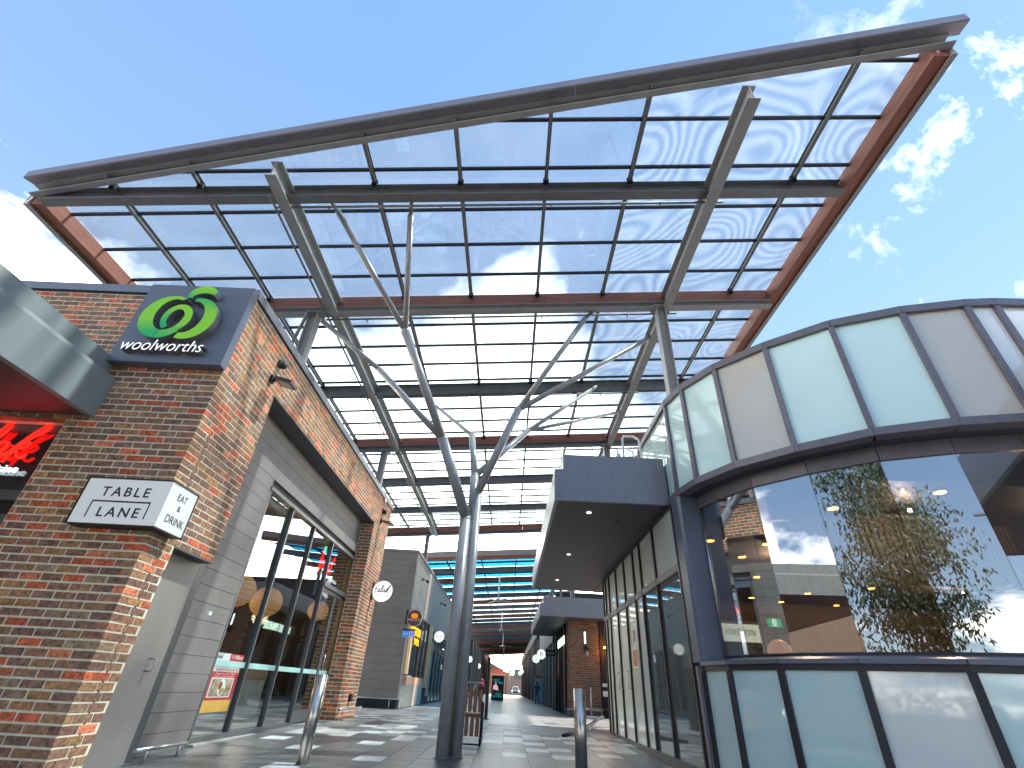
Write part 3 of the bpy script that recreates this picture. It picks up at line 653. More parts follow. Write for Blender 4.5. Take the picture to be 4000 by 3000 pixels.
guard_rail([(-4.03, 13.9, 0.42), (-3.97, 14.0, 0.42), (-3.97, 15.8, 0.42), (-4.03, 15.9, 0.42)], 'low stainless guard rail round the foot of the far brick pier', [(-3.97, 14.1, 0.42), (-3.97, 15.7, 0.42)], 0.19)
GB = thing('ground_uplight', 'small dark wall box low on the far brick pier', 'wall box', (XB, 15.0, 0.6)); MB().box(XB + 0.002, XB + 0.07, 14.9, 15.08, 0.56, 0.72).build('box_body', m_black, GB)
MB().box(XB + 0.071, XB + 0.075, 14.92, 15.06, 0.58, 0.70).build('box_cover', m_trim, GB)
# round projecting signs
def round_sign(x, y, z_, r, label, name_lines, face, rim=m_black, grp='round signs projecting over the lane', wall=None, icon=None, script=False):
    t = thing('round_sign', label, 'sign', (x, y, z_), grp)
    MB().disc((x, y, z_), (0, 1, 0), r, 0.10, 40).build('sign_rim', rim, t)
    fc = MB().disc((x, y - 0.053, z_), (0, 1, 0), r * 0.97, 0.008, 40).build('sign_face', face, t)
    if wall is not None:
        sgn = -1 if wall < x else 1
        MB().box(min(wall, x + sgn * r), max(wall, x + sgn * r), y - 0.02, y + 0.02, z_ - 0.03, z_ + 0.03).box(wall - (0.03 if sgn > 0 else 0), wall + (0.03 if sgn < 0 else 0), y - 0.04, y + 0.04, z_ - 0.25, z_ + 0.25).build('sign_arm', m_black, t)
    if script: script_falak('script_word', t, (x - r * 0.72, y - 0.062, z_ - 0.02), (1, 0, 0), (0, 0, 1), r * 0.27, r * 0.035, m_ink)
    for (s, dz, w, h, mt) in name_lines: text('lettering', s, mt, (x, y - 0.059, z_ + dz), (1, 0, 0), (0, 0, 1), h, width=w, parent=t, extrude=0.001, align='CENTER')
    if icon: icon(t, x, y - 0.06, z_)
    return t
f_white = emis('lit_white_sign_face', (0.93, 0.98, 0.95), 0.12)
f_green = emis('lit_pale_green_sign_face', (0.72, 0.92, 0.80), 0.12)
round_sign(-3.80, 15.23, 3.28, 0.30, 'lit white round sign reading falak on the far brick pier', [('Indian Cuisine', -0.12, 0.38, 0.07, m_ink)], f_white, wall=XB, script=True)

# ------------------------------------------------------------------ glass canopy roof
A_, Z_ = 0.0775, 8.467
def zr(x): return Z_ + A_ * x
RF = thing('glass_canopy', 'large tilted glass canopy on steel and timber beams over the lane mouth', 'canopy', (-1.3, 10, 8.3))
XL, XR, YBK = -8.43, 5.75, 25.7
FP0, FP1 = Vector((-8.44, 4.88)), Vector((5.78, 2.70))
def yfront(x, off=0.0): return FP0.y + (FP1.y - FP0.y) * (x - FP0.x) / (FP1.x - FP0.x) + off
def P3(x, y, dz=0): return Vector((x, y, zr(x) + dz))
raft_x = [-7.0, -5.55, -4.08, -2.63, -1.17, 0.29, 1.74, 3.14, 4.6]
main_x = {-4.08, 3.14}
bars_y = [3.17 + 0.81 * k for k in range(28)]
# gutter along the front edge
ed = Vector((FP1.x - FP0.x, FP1.y - FP0.y, (FP1.x - FP0.x) * A_)).normalized(); pin = Vector((-ed.y, ed.x, 0)).normalized()
n_g = 11
for i in range(n_g):
    t0, t1 = i / n_g, (i + 1) / n_g
    a = Vector((FP0.x + (FP1.x - FP0.x) * t0, FP0.y + (FP1.y - FP0.y) * t0, 0)); c = Vector((FP0.x + (FP1.x - FP0.x) * t1, FP0.y + (FP1.y - FP0.y) * t1, 0))
    a.z = zr(a.x); c.z = zr(c.x)
    if i: a += ed * 0.003
    if i == n_g - 1: c += ed * 0.10
    prof = [Vector((0, 0, 0.17)), Vector((0, 0, 0.012)), Vector((0, 0, 0)) + pin * 0.02, pin * 0.21 + Vector((0, 0, 0.05)), pin * 0.21 + Vector((0, 0, 0.16))]
    MB().prism([a + q for q in prof], c - a).build('gutter_section', m_gutter, RF)
fa = P3(FP0.x + 0.02, FP0.y, -0.07) + pin * 0.26; fb = P3(FP1.x - 0.06, FP1.y, -0.07) + pin * 0.26
MB().bar(fa, fb, 0.015, 0.20).bar(fa, fb, 0.09, 0.016, off=(0.045, -0.10)).bar(fa, fb, 0.09, 0.014, off=(0.045, 0.10)).build('front_channel_beam', m_steel_l, RF)
# edge beams
for xs, s in ((XL, 1), (XR, -1)):
    y0 = yfront(xs) + 0.25
    MB().bar(P3(xs, y0, -0.18), P3(xs, YBK, -0.18), 0.02, 0.36).bar(P3(xs, y0, -0.355), P3(xs, YBK, -0.355), 0.075, 0.016, off=(-0.035 * -s, 0)).build('edge_channel', m_steel_l, RF)
    yy = y0 + 0.05; k = 0
    while yy < YBK - 0.3:
        y2 = min(yy + 4.2, YBK - 0.02)
        MB().bar(P3(xs + s * 0.15, yy, -0.15), P3(xs + s * 0.15, y2 - 0.006, -0.15), 0.22, 0.30).build('edge_timber', m_timber_v, RF); yy = y2
# cross beams: timber-faced at four places, steel between
timber_y = [7.9, 14.9, 25.45]; steel_y = [5.12, 11.45, 18.4, 22.0]
for y in timber_y:
    xs = [XL + 0.28, -6.0, -4.2, -1.9, 0.45, 2.95, 4.2, XR - 0.28]
    for xa_, xb_ in zip(xs, xs[1:]):
        MB().bar(P3(xa_ + 0.003, y, -0.17), P3(xb_ - 0.003, y, -0.17), 0.10, 0.30).build('timber_plank', m_timber, RF)
    MB().ibeam(P3(XL + 0.27, y + 0.005, -0.40), P3(XR - 0.27, y + 0.005, -0.40), 0.16, 0.16).build('steel_flange_beam', m_steel_l if y == 7.9 else m_steel, RF)
for y in steel_y: MB().ibeam(P3(XL + 0.27, y, -0.21), P3(XR - 0.27, y, -0.21), 0.17, 0.27).build('steel_cross_beam', m_steel, RF)
# rafters
for x in raft_x:
    y0 = yfront(x) + 0.36 - (0 if x in main_x else 0.2)
    if x in main_x: MB().ibeam(P3(x, y0 - 0.02, -0.33), P3(x, YBK, -0.33), 0.19, 0.36, 0.018).build('main_rafter', m_steel_l, RF)
    else:
        MB().ibeam(P3(x, y0, -0.075), P3(x, YBK, -0.075), 0.06, 0.11, 0.012).build('secondary_rafter', m_steel, RF)
        for y in timber_y + steel_y:
            if y > y0 + 0.2 and y < 16: MB().box(x - 0.05, x + 0.05, y - 0.14, y - 0.10, zr(x) - 0.16, zr(x) - 0.04).box(x - 0.035, x + 0.035, y - 0.17, y - 0.14, zr(x) - 0.13, zr(x) - 0.11).box(x - 0.035, x + 0.035, y - 0.17, y - 0.14, zr(x) - 0.09, zr(x) - 0.07).build('bolted_cleat', m_black, RF)
colx = [XL + 0.26] + raft_x + [XR - 0.26]
for y in bars_y + [YBK - 0.03]:
    xs_ = XL + 0.27; xe = XR - 0.27
    # left limit where the slanted front crosses this bar
    if y < FP0.y + 0.3:
        xs_ = max(xs_, FP0.x + (y - 0.28 - FP0.y) / (FP1.y - FP0.y) * (FP1.x - FP0.x))
    if xs_ < xe - 0.1: MB().bar(P3(xs_, y, -0.03), P3(xe, y, -0.03), 0.045, 0.05).build('glazing_bar', m_bar, RF)
pl = [2.4] + bars_y + [YBK - 0.03]
for i, (xa_, xb_) in enumerate(zip(colx, colx[1:])):
    for y0, y1 in zip(pl, pl[1:]):
        ya0 = max(y0, yfront(xa_, 0.24)); ya1 = max(y0, yfront(xb_, 0.24))
        if max(y1 - ya0, y1 - ya1) < 0.06: continue
        pts = []
        if ya0 < y1: pts.append((xa_, ya0))
        else:
            xq = FP0.x + (y1 - 0.24 - FP0.y) / (FP1.y - FP0.y) * (FP1.x - FP0.x); pts.append((xq, y1 - 0.001))
        if y0 > yfront(xb_, 0.24) and y0 < yfront(xa_, 0.24):
            xq = FP0.x + (y0 - 0.24 - FP0.y) / (FP1.y - FP0.y) * (FP1.x - FP0.x); pts.append((xq, y0))
        pts += [(xb_, ya1), (xb_, y1)]
        if ya0 < y1: pts.append((xa_, y1))
        MB().prism([(p[0], p[1], zr(p[0]) + 0.0) for p in pts], (0, 0, 0.012)).build('glass_pane', g_roofw if xa_ > 1.5 and y0 < 17 else g_roof, RF)
# sprinkler pipes under beams
for y, z_ in ((5.25, -0.38), (8.02, -0.52), (11.6, -0.37), (15.05, -0.52), (18.5, -0.37), (22.1, -0.37)):
    p = MB().tube([P3(-4.3, y, z_), P3(3.4, y, z_)], 0.022, 8).build('sprinkler_pipe', m_steel, RF)
    mb = MB()
    for k in range(4):
        x = -3.4 + k * 1.9; mb.tube([P3(x, y, z_ - 0.01), P3(x, y, z_ - 0.09)], 0.012, 6)
    mb.build('sprinkler_heads', m_steel, p)
MB().tube([P3(-4.22, 4.9, -0.54), P3(-4.22, YBK, -0.54)], 0.02, 8).build('sprinkler_pipe', m_steel, RF)
# posts from the parapets and roofs up to the canopy
for (x, y, zb) in ((-4.50, 7.9, 5.6), (-4.50, 14.9, 5.6), (3.0, 7.9, 5.2), (3.05, 14.9, 4.3), (-4.5, 25.45, 5.6), (3.05, 25.45, 4.3)):
    MB().ibeam((x, y, zb), (x, y, zr(x) - 0.49), 0.20, 0.20, 0.02, up=(1, 0, 0)).box(x - 0.17, x + 0.17, y - 0.13, y + 0.13, zr(x) - 0.49, zr(x) - 0.465).build('canopy_post', m_steel_l, RF)
MB().tube([(-4.62, 7.8, zr(-4.62) - 0.5), (-4.72, 7.75, 6.5), (-4.80, 7.72, 5.7)], 0.035, 10).build('rain_pipe', m_steel, RF)

# ------------------------------------------------------------------ branching column
TR = thing('branching_column', 'grey steel tree column with pipe trunks splitting into branches up to the canopy', 'column', (-0.8, 8.85, 0.12))
A0, A1, A2, A3 = (-0.90, 8.75, 0.10), (-0.905, 8.75, 3.65), (-1.39, 8.0, 4.85), (-2.17, 6.9, 6.50)
B0, B1, B2 = (-0.705, 8.90, 0.10), (-0.73, 8.90, 4.19), (-0.02, 8.3, 5.73)
C0, C1, C2, C3 = (-0.80, 9.10, 0.10), (-0.84, 9.10, 4.6), (-1.03, 9.6, 5.76), (0.24, 9.8, 6.05)
def limb(pts, r, name='branch', r1=None):
    return MB().tube(pts, r, 22, r1).build(name, m_tree, TR)
limb([A0, A1], 0.098, 'trunk'); limb([B0, B1], 0.080, 'trunk'); limb([C0, (-0.82, 9.10, 3.6)], 0.085, 'trunk')
def joint(p, r): MB().sphere(p, r * 1.0, n=22, m_=14).build('pipe_joint', m_tree, TR)
def seam(p, d, r): MB().disc(Vector(p) - Vector(d).normalized() * 0.03, d, r * 1.03, 0.012, 22).build('weld_collar', m_steel, TR)
limb([A1, A2], 0.095); limb([A2, A3], 0.078)
for p, r in ((A1, 0.098), (A2, 0.095), (A3, 0.078), (B1, 0.08), (B2, 0.078), ((-0.82, 9.10, 3.6), 0.085), (C1, 0.082), (C3, 0.062)): joint(p, r)
limb([A3, (-3.38, 5.48, 8.02)], 0.052, 'branch', 0.052); limb([A3, (-2.06, 5.45, 7.95)], 0.052)
el = (-2.88, 8.0, 6.36); limb([A2, el], 0.062); joint(el, 0.056); limb([el, (-4.32, 7.93, 7.50)], 0.05)
limb([B1, B2], 0.078); b1t = (1.36, 7.99, 7.93); limb([B2, b1t], 0.055); limb([B2, (3.0, 8.93, 8.20)], 0.055)
limb([(-0.82, 9.10, 3.6), C1], 0.085); limb([C1, C2], 0.07); joint(C2, 0.07); limb([C2, (-2.3, 11.42, 7.5)], 0.045); limb([C1, C3], 0.062); limb([C3, (2.15, 11.38, 8.35)], 0.05); limb([C3, (3.03, 12.6, 8.25)], 0.045)
seam(A1, (0, 0, 1), 0.098); seam(B1, (0, 0, 1), 0.08)
for p0, p1 in (((-3.36, 5.50, 8.0), (-3.55, 5.22, 8.2)), ((-2.06, 5.46, 7.95), (-2.03, 5.22, 8.17)), (b1t, (1.52, 7.96, 8.1)), ((3.0, 8.93, 8.2), (3.13, 8.97, 8.33)), ((2.15, 11.38, 8.35), (2.25, 11.42, 8.45)), ((3.02, 12.58, 8.24), (3.12, 12.7, 8.33))):
    MB().bar(p0, p1, 0.02, 0.08).bar(p0, p1, 0.06, 0.015, off=(0, 0.02)).bar(p0, p1, 0.06, 0.015, off=(0, -0.02)).build('bolted_plate', m_steel, TR)
MB().disc((-0.90, 8.75, 0.128), (0, 0, 1), 0.13, 0.012, 28).build('base_ring', m_steel, TR)
MB().disc((-0.705, 8.90, 0.130), (0, 0, 1), 0.105, 0.012, 28).build('base_ring', m_steel, TR)

# ------------------------------------------------------------------ right building with curved glass front
RB = thing('curved_glass_building', 'curved shop building with pale aqua panels and a ribbon of dark windows', 'building', (4.5, 8, 0.1))
O = [(2.66, 9.6), (2.66, 7.85), (2.66, 7.54), (2.79, 6.98), (3.12, 6.32), (3.66, 5.71), (4.33, 5.157), (5.09, 4.82), (5.8, 4.64), (6.15, 4.60), (7.0, 4.58), (7.9, 4.66), (8.8, 4.9)]
def offp(poly, o):
    out = []
    for i, p in enumerate(poly):
        a = Vector(poly[max(i - 1, 0)]); c = Vector(poly[min(i + 1, len(poly) - 1)]); d_ = (c - a).normalized(); out.append(Vector(p) + Vector((-d_.y, d_.x)) * o)
    return out
Oi = offp(O, 0.06)
def wallseg(p, q, o0, o1, z0, z1, g0=0.0, g1=0.0):
    """vertical slab between plan points p,q; o0/o1 inward offsets, g0/g1 trims at the ends"""
    p = Vector(p); q = Vector(q); d_ = (q - p).normalized(); n = Vector((-d_.y, d_.x)); p = p + d_ * g0; q = q - d_ * g1
    a, b2, c, e_ = p + n * o0, q + n * o0, q + n * o1, p + n * o1
    return [(a.x, a.y, z0), (b2.x, b2.y, z0), (c.x, c.y, z0), (e_.x, e_.y, z0)], (0, 0, z1 - z0)
kinds_up = [m_aqua, m_aqua, m_aqua, m_aqua, m_beige, m_aqua, m_aqua, m_beige, m_white_p, m_white_p, m_aqua, m_aqua]
segs = list(zip(O, O[1:]))
for i, (p, q) in enumerate(segs):
    MB().prism(*wallseg(p, q, 0.035, 0.06, 3.90, 5.50, 0.02, 0.02)).build('spandrel_pane', kinds_up[i], RB)
    MB().prism(*wallseg(p, q, -0.025, 0.16, 5.50, 5.61, 0.0, 0.002)).build('parapet_cap', m_mull, RB)
    MB().prism(*wallseg(p, q, -0.02, 0.16, 3.80, 3.90, 0.0, 0.002)).build('band_base', m_mull, RB)
    MB().prism(*wallseg(p, q, 0.062, 0.14, 3.90, 5.50)).build('parapet_back', m_trim, RB)
for i, p in enumerate(O):
    a = Vector(O[max(i - 1, 0)]); c = Vector(O[min(i + 1, len(O) - 1)]); d_ = (c - a).normalized(); n = Vector((-d_.y, d_.x)); P_ = Vector(p)
    w = 0.035 if i not in (1,) else 0.02
    if i == 1: continue
    q = [P_ - d_ * w - n * 0.015, P_ + d_ * w - n * 0.015, P_ + d_ * w * 0.9 + n * 0.06, P_ - d_ * w * 0.9 + n * 0.06]
    MB().prism([(v.x, v.y, 3.901) for v in q], (0, 0, 1.598)).build('mullion', m_mull, RB)
# lower panels
low = O[2:]
lowk = [m_aqua, m_aqua, m_aqua, m_white_p, m_aqua, m_aqua, m_white_p, m_aqua, m_aqua, m_aqua]
for i, (p, q) in enumerate(zip(low, low[1:])):
    MB().prism(*wallseg(p, q, 0.02, 0.05, 0.06, 1.335, 0.03, 0.03)).build('lower_pane', m_aqua if i not in (3, 6) else m_white_p, RB)
    MB().prism(*wallseg(p, q, -0.03, 0.10, 1.40, 1.445, 0, 0.002)).build('window_sill', m_fin, RB)
    MB().prism(*wallseg(p, q, 0.0, 0.06, 1.335, 1.399, 0, 0.002)).build('sill_rail', m_frame_b, RB)
    MB().prism(*wallseg(p, q, 0.0, 0.06, -0.02, 0.058, 0, 0.002)).build('base_rail', m_frame_b, RB)
    MB().prism(*wallseg(p, q, 0.052, 0.1, 0.0, 1.39)).build('wall_lining', m_trim, RB)
for i, p in enumerate(low[:-1]):
    a = Vector(low[max(i - 1, 0)]); c = Vector(low[i + 1]); d_ = (c - a).normalized(); n = Vector((-d_.y, d_.x)); P_ = Vector(p); w = 0.04
    q = [P_ - d_ * w - n * 0.015, P_ + d_ * w - n * 0.015, P_ + d_ * w * 0.8 + n * 0.05, P_ - d_ * w * 0.8 + n * 0.05]
    MB().prism([(v.x, v.y, 0.06) for v in q], (0, 0, 1.274)).build('lower_mullion', m_frame_b, RB)
# narrow first lower panel split and corner post
MB().box(2.60, 2.70, 7.56, 7.66, 0.0, 1.40).build('corner_post', m_mull, RB)
# sloping sill + ribbon window (set back), soffit
G = offp(O, 0.34)[2:]; G[0] = Vector((2.97, 7.62))
Gp = [(v.x, v.y) for v in G]
Op = low
v_ = []; f_ = []
for i in range(len(Gp)):
    v_ += [(Op[i][0], Op[i][1], 1.446), (Gp[i][0], Gp[i][1], 1.50)]
for i in range(len(Gp) - 1): f_.append((2 * i, 2 * i + 2, 2 * i + 3, 2 * i + 1))
s_ = MB(); s_._add(v_, f_); s_.build('sill_flashing', m_fin, RB)
v_ = []
for i in range(len(Gp)): v_ += [(Op[i][0] + 0.001, Op[i][1], 3.805), (Gp[i][0], Gp[i][1], 3.805), (Op[i][0] + 0.001, Op[i][1], 3.83), (Gp[i][0], Gp[i][1], 3.83)]
f_ = []
for i in range(len(Gp) - 1): f_ += [(4 * i, 4 * i + 1, 4 * i + 5, 4 * i + 4), (4 * i + 2, 4 * i + 6, 4 * i + 7, 4 * i + 3)]
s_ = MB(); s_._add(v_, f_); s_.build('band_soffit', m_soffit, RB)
for i, (p, q) in enumerate(zip(Gp, Gp[1:])):
    MB().prism(*wallseg(p, q, -0.01, 0.06, 3.61, 3.80, 0.004, 0.004)).build('window_header', m_mull, RB)
    MB().prism(*wallseg(p, q, 0.02, 0.03, 1.50, 3.61, 0.004, 0.004)).build('ribbon_pane', g_rib, RB)
    MB().prism(*wallseg(p, q, -0.004, 0.05, 1.495, 1.53, 0.0, 0.004)).build('glazing_bead', m_frame_b, RB)
# slate fin at the corner
MB().prism([(2.64, 7.86, 1.446), (2.64, 7.54, 1.446), (2.68, 7.50, 1.446), (3.02, 7.56, 1.446), (3.02, 7.66, 1.446), (2.72, 7.86, 1.446)], (0, 0, 2.358)).build('corner_fin', m_fin, RB)
MB().tube([(3.0, 7.53, 1.5), (3.0, 7.53, 3.6)], 0.014, 8).build('fin_edge_bead', m_rail, RB)
# glass door wall along the lane
XR_ = 2.66; ysm = [7.88, 9.22, 10.30, 10.93, 11.88, 12.87, 13.83, 14.32, 14.70]
MB().box(XR_ - 0.03, XR_ + 0.05, 7.86, 14.72, 2.72, 2.83).build('door_transom', m_mull, RB)
MB().box(XR_ - 0.03, XR_ + 0.05, 7.86, 14.72, 3.73, 3.79).build('head_rail', m_frame_b, RB)
MB().box(XR_ - 0.03, XR_ + 0.06, 7.70, 14.72, 0.05, 0.24).build('kick_plate', m_trim, RB)
for y in ysm: MB().box(XR_ - 0.035, XR_ + 0.05, y - 0.03, y + 0.03, 0.24, 3.73).build('door_mullion', m_frame_b, RB)
for i, (a, c) in enumerate(zip(ysm, ysm[1:])):
    MB().box(XR_ + 0.005, XR_ + 0.015, a + 0.031, c - 0.031, 2.831, 3.729).build('transom_pane', g_frost, RB)
    clear = i < 2
    pn = MB().box(XR_ + 0.005, XR_ + 0.015, a + 0.031, c - 0.031, 0.241, 2.719).build('door_pane' if not clear else 'fixed_pane', g_frost if not clear else pmat('grey_fixed_glass', (0.15, 0.155, 0.14), 0.04, var=0.1, vscale=0.9, coat=1.0), RB)
for y in (11.95, 12.80, 12.94): MB().tube([(XR_ - 0.03, y, 1.15), (XR_ - 0.08, y, 1.15), (XR_ - 0.08, y, 1.45), (XR_ - 0.03, y, 1.45)], 0.012, 8).build('door_pull', m_rail, RB)
MB().box(2.66, 3.3, 14.72, 14.78, 0.2, 3.79).build('return_pane', g_frost, RB)
MB().box(3.3, 3.4, 14.70, 14.80, 0.2, 3.79).box(2.64, 2.70, 14.725, 14.80, 0.2, 3.79).build('return_post', m_frame_b, RB)
MB().box(3.35, 3.42, 9.0, 14.7, 0.2, 3.7).build('white_lining_board', pmat('white_lining', (0.62, 0.66, 0.62), 0.7), RB)
# flat canopy over the doors
def box_canopy(par, x0, x1, y0, y1, zb, zt, mt):
    MB().box(x0, x1, y0, y0 + 0.06, zb, zt - 0.31).box(x0, x0 + 0.06, y0 + 0.061, y1, zb, zt - 0.31).build('lower_fascia', mt, par)
    MB().box(x0 + 0.16, x1, y0 + 0.03, y0 + 0.09, zt - 0.309, zt).box(x0 + 0.16, x0 + 0.22, y0 + 0.091, y1, zt - 0.309, zt).build('upper_fascia', mt, par)
    MB().box(x0 + 0.001, x0 + 0.158, y0 + 0.001, y1, zt - 0.309, zt - 0.300).box(x0 + 0.158, x1, y0 + 0.001, y0 + 0.029, zt - 0.309, zt - 0.300).build('fascia_ledge', mt, par)
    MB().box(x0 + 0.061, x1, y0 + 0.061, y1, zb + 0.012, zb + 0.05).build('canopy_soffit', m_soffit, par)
    MB().box(x0 + 0.225, x1, y0 + 0.1, y1, zt - 0.12, zt - 0.06).build('canopy_top', m_trim, par)
box_canopy(RB, 0.68, 2.655, 7.98, 16.68, 3.80, 4.67, m_fasc_r)
MB().box(2.656, 6.0, 14.82, 16.68, 3.80, 4.6).build('rear_bulkhead', m_soffit, RB)
for (x, y) in ((1.365, 8.37 + 0.25), (1.345, 11.83), (1.35, 15.0)): MB().disc((x, y, 3.806), (0, 0, 1), 0.045, 0.014, 16).build('downlight', emis('soft_white_downlight', (1, 0.97, 0.9), 0.25) if 'soft_white_downlight' not in MATS else MATS['soft_white_downlight'], RB)
for (x, y) in ((1.98, 9.11), (1.98, 12.0)): MB().disc((x, y, 3.806), (0, 0, 1), 0.03, 0.012, 12).build('soffit_vent', m_black, RB)
# street side canopy at the far right
MB().box(6.05, 6.12, -1.5, 4.62, 3.80, 4.36).box(6.15, 6.22, -1.5, 4.62, 4.361, 4.67).build('side_fascia', m_fasc_r, RB)
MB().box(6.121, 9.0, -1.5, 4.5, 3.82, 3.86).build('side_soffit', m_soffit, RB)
MB().box(6.05, 9.0, -1.56, -1.502, 3.80, 4.6).build('side_canopy_end', m_fasc_r, RB)
# interior of the cafe
Od = [(v.x, v.y) for v in offp(O, 0.145)][1:]
MB().prism([(x, y, 3.86) for x, y in Od] + [(13, 5.5, 3.86), (13, 16.0, 3.86), (2.81, 16.0, 3.86)], (0, 0, 0.08)).build('roof_deck', m_trim, RB)
MB().box(2.8, 13, 5.2, 16.0, 0.08, 0.14).build('cafe_floor', m_room_floor, RB)
MB().box(2.75, 13, 7.9, 14.65, 3.48, 3.56).box(3.4, 13, 6.6, 7.9, 3.48, 3.56).box(4.4, 13, 5.75, 6.6, 3.48, 3.56).build('cafe_ceiling', pmat('dark_brown_ceiling', (0.05, 0.04, 0.035), 0.6), RB)
MB().box(12.9, 13, 5.0, 16.0, 0.14, 3.85).box(2.82, 12.9, 15.2, 15.3, 0.14, 3.85).build('cafe_wall', pmat('brown_cafe_wall', (0.10, 0.065, 0.04), 0.7), RB)
MB().box(3.3, 12.5, 15.0, 15.1, 0.14, 1.3).box(6.5, 9.5, 9.8, 10.4, 0.14, 1.15).build('cafe_counter', pmat('timber_counter', (0.22, 0.12, 0.06), 0.5), RB)
# corrugated bulkhead hanging inside
m_corr = pmat('weathered_corrugated_sheet', (0.20, 0.145, 0.10), 0.55, var=0.3, vscale=5, stretch=(6, 6, 0.7))
BHp = [Vector((4.15, 7.6)), Vector((5.7, 7.1)), Vector((7.6, 7.3))]
kk = 0
for p, q in zip(BHp, BHp[1:]):
    L = (q - p).length; nn = int(L / 0.075)
    for i in range(nn):
        a = p + (q - p) * (i / nn); c = p + (q - p) * ((i + 0.62) / nn)
        MB().prism(*wallseg(a, c, 0, 0.03, 2.42 + 0.10 * kk / 20, 3.47)).build('corrugated_rib', m_corr, RB); kk += 1
    MB().prism(*wallseg(p, q, 0.031, 0.06, 2.52, 3.47)).build('corrugated_back', m_corr, RB)
m_warm = emis('warm_downlight', (1.0, 0.33, 0.04), 6.0)
DLS = []
for i, (x, y) in enumerate([(4.62, 6.75), (4.58, 7.78), (4.55, 9.76), (3.55, 8.73), (4.58, 8.77), (7.69, 10.31), (7.64, 11.7), (8.58, 12.1), (7.6, 13.1), (7.6, 14.5), (9.2, 14.6), (5.6, 11.5), (6.6, 14.1), (7.7, 8.9), (5.55, 5.95)]):
    t = thing('ceiling_downlight', 'warm ceiling downlight inside the curved building', 'downlight', (x, y, 3.42), 'warm downlights on the cafe ceiling'); DLS.append(t)
    MB().disc((x, y, 3.455), (0, 0, 1), 0.075, 0.045, 18).build('lamp_rim', m_trim, t); MB().disc((x, y, 3.43), (0, 0, 1), 0.068, 0.006, 18).build('lamp_disc', m_warm, t)
ORDW = ['leftmost', 'second from left', 'third from left', 'fourth from left', 'fifth from left', 'sixth from left', 'seventh from left', 'middle one, eighth from left', 'seventh from right', 'sixth from right', 'fifth from right', 'fourth from right', 'third from right', 'second from right', 'rightmost']
for w_, t in zip(ORDW, sorted(DLS, key=lambda o: px(o.location)[0])): t['label'] = 'warm ceiling downlight behind the curved ribbon window, ' + w_
for (x, y) in ((5.2, 9.5), (7.8, 9.5), (10.2, 11.5), (5.4, 6.35), (7.2, 6.2)):  # added fill lamps apart from the downlights; front pair brightens the bulkhead
    l = bpy.data.lights.new('cafe_fill_light', 'POINT'); l.energy = 40 if y > 7 else 3.5; l.color = (1.0, 0.72, 0.48); l.shadow_soft_size = 0.03
    lo = bpy.data.objects.new('cafe_fill_light', l); COL.objects.link(lo); lo.location = (x, y, 3.32)
# exit sign, whiteboard, globe lamp inside
EX = thing('exit_sign', 'green and white running figure exit sign glowing inside the curved building', 'exit sign', (4.0, 8.0, 2.0))
MB().box(3.92, 4.12, 8.0, 8.03, 1.99, 2.10).build('sign_box', emis('exit_green', (0.02, 0.45, 0.22), 0.3), EX); MB().box(3.985, 4.045, 7.992, 7.999, 1.995, 2.095).build('pictogram_panel', emis('exit_white', (0.8, 1, 0.85), 0.3), EX)
mb = MB(); mb.sphere((4.018, 7.99, 2.083), 0.006, n=8, m_=6); mb.bar((4.015, 7.99, 2.075), (4.008, 7.99, 2.045), 0.008, 0.004); mb.bar((4.008, 7.99, 2.045), (4.03, 7.99, 2.02), 0.006, 0.004); mb.bar((4.008, 7.99, 2.045), (3.99, 7.99, 2.01), 0.006, 0.004); mb.bar((4.013, 7.99, 2.068), (4.035, 7.99, 2.058), 0.005, 0.004); mb.build('running_figure', MATS['exit_green'], EX)
WB = thing('window_display_board', 'white framed board with faint outlined lettering at the left end of the ribbon window', 'display board', (3.45, 7.9, 1.57))
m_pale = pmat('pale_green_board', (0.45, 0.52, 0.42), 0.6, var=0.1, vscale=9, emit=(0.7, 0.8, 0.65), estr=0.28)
MB().box(3.16, 3.77, 8.0, 8.02, 1.55, 2.03).build('board', m_pale, WB); MB().box(3.14, 3.79, 7.985, 7.999, 2.0, 2.035).box(3.14, 3.175, 7.985, 7.999, 1.55, 2.0).box(3.755, 3.79, 7.985, 7.999, 1.55, 2.0).build('board_frame', m_white, WB)
MB().box(3.18, 3.75, 7.99, 7.999, 1.55, 1.76).build('shelf_items', pmat('blurred_goods', (0.10, 0.10, 0.09), 0.7, vscale=14, col2=(0.45, 0.5, 0.42)), WB)
text('lettering', 'POKEMON', pmat('faint_brown_outline', (0.42, 0.30, 0.24), 0.7), (3.24, 7.995, 1.85), (1, 0, 0), (0, 0, 1), 0.12, width=0.44, parent=WB, extrude=0.0005)
GLB = thing('globe_lamp', 'dull tan globe lamp hanging inside beside the exit sign', 'pendant lamp', (4.05, 8.1, 1.66)); MB().sphere((4.05, 8.1, 1.66), 0.17, n=24, m_=16).build('lamp_globe', pmat('tan_globe', (0.30, 0.17, 0.09), 0.5, emit=(0.8, 0.4, 0.2), estr=0.12), GLB); MB().tube([(4.05, 8.1, 1.83), (4.05, 8.1, 3.46)], 0.006, 6).build('cord', m_black, GLB)
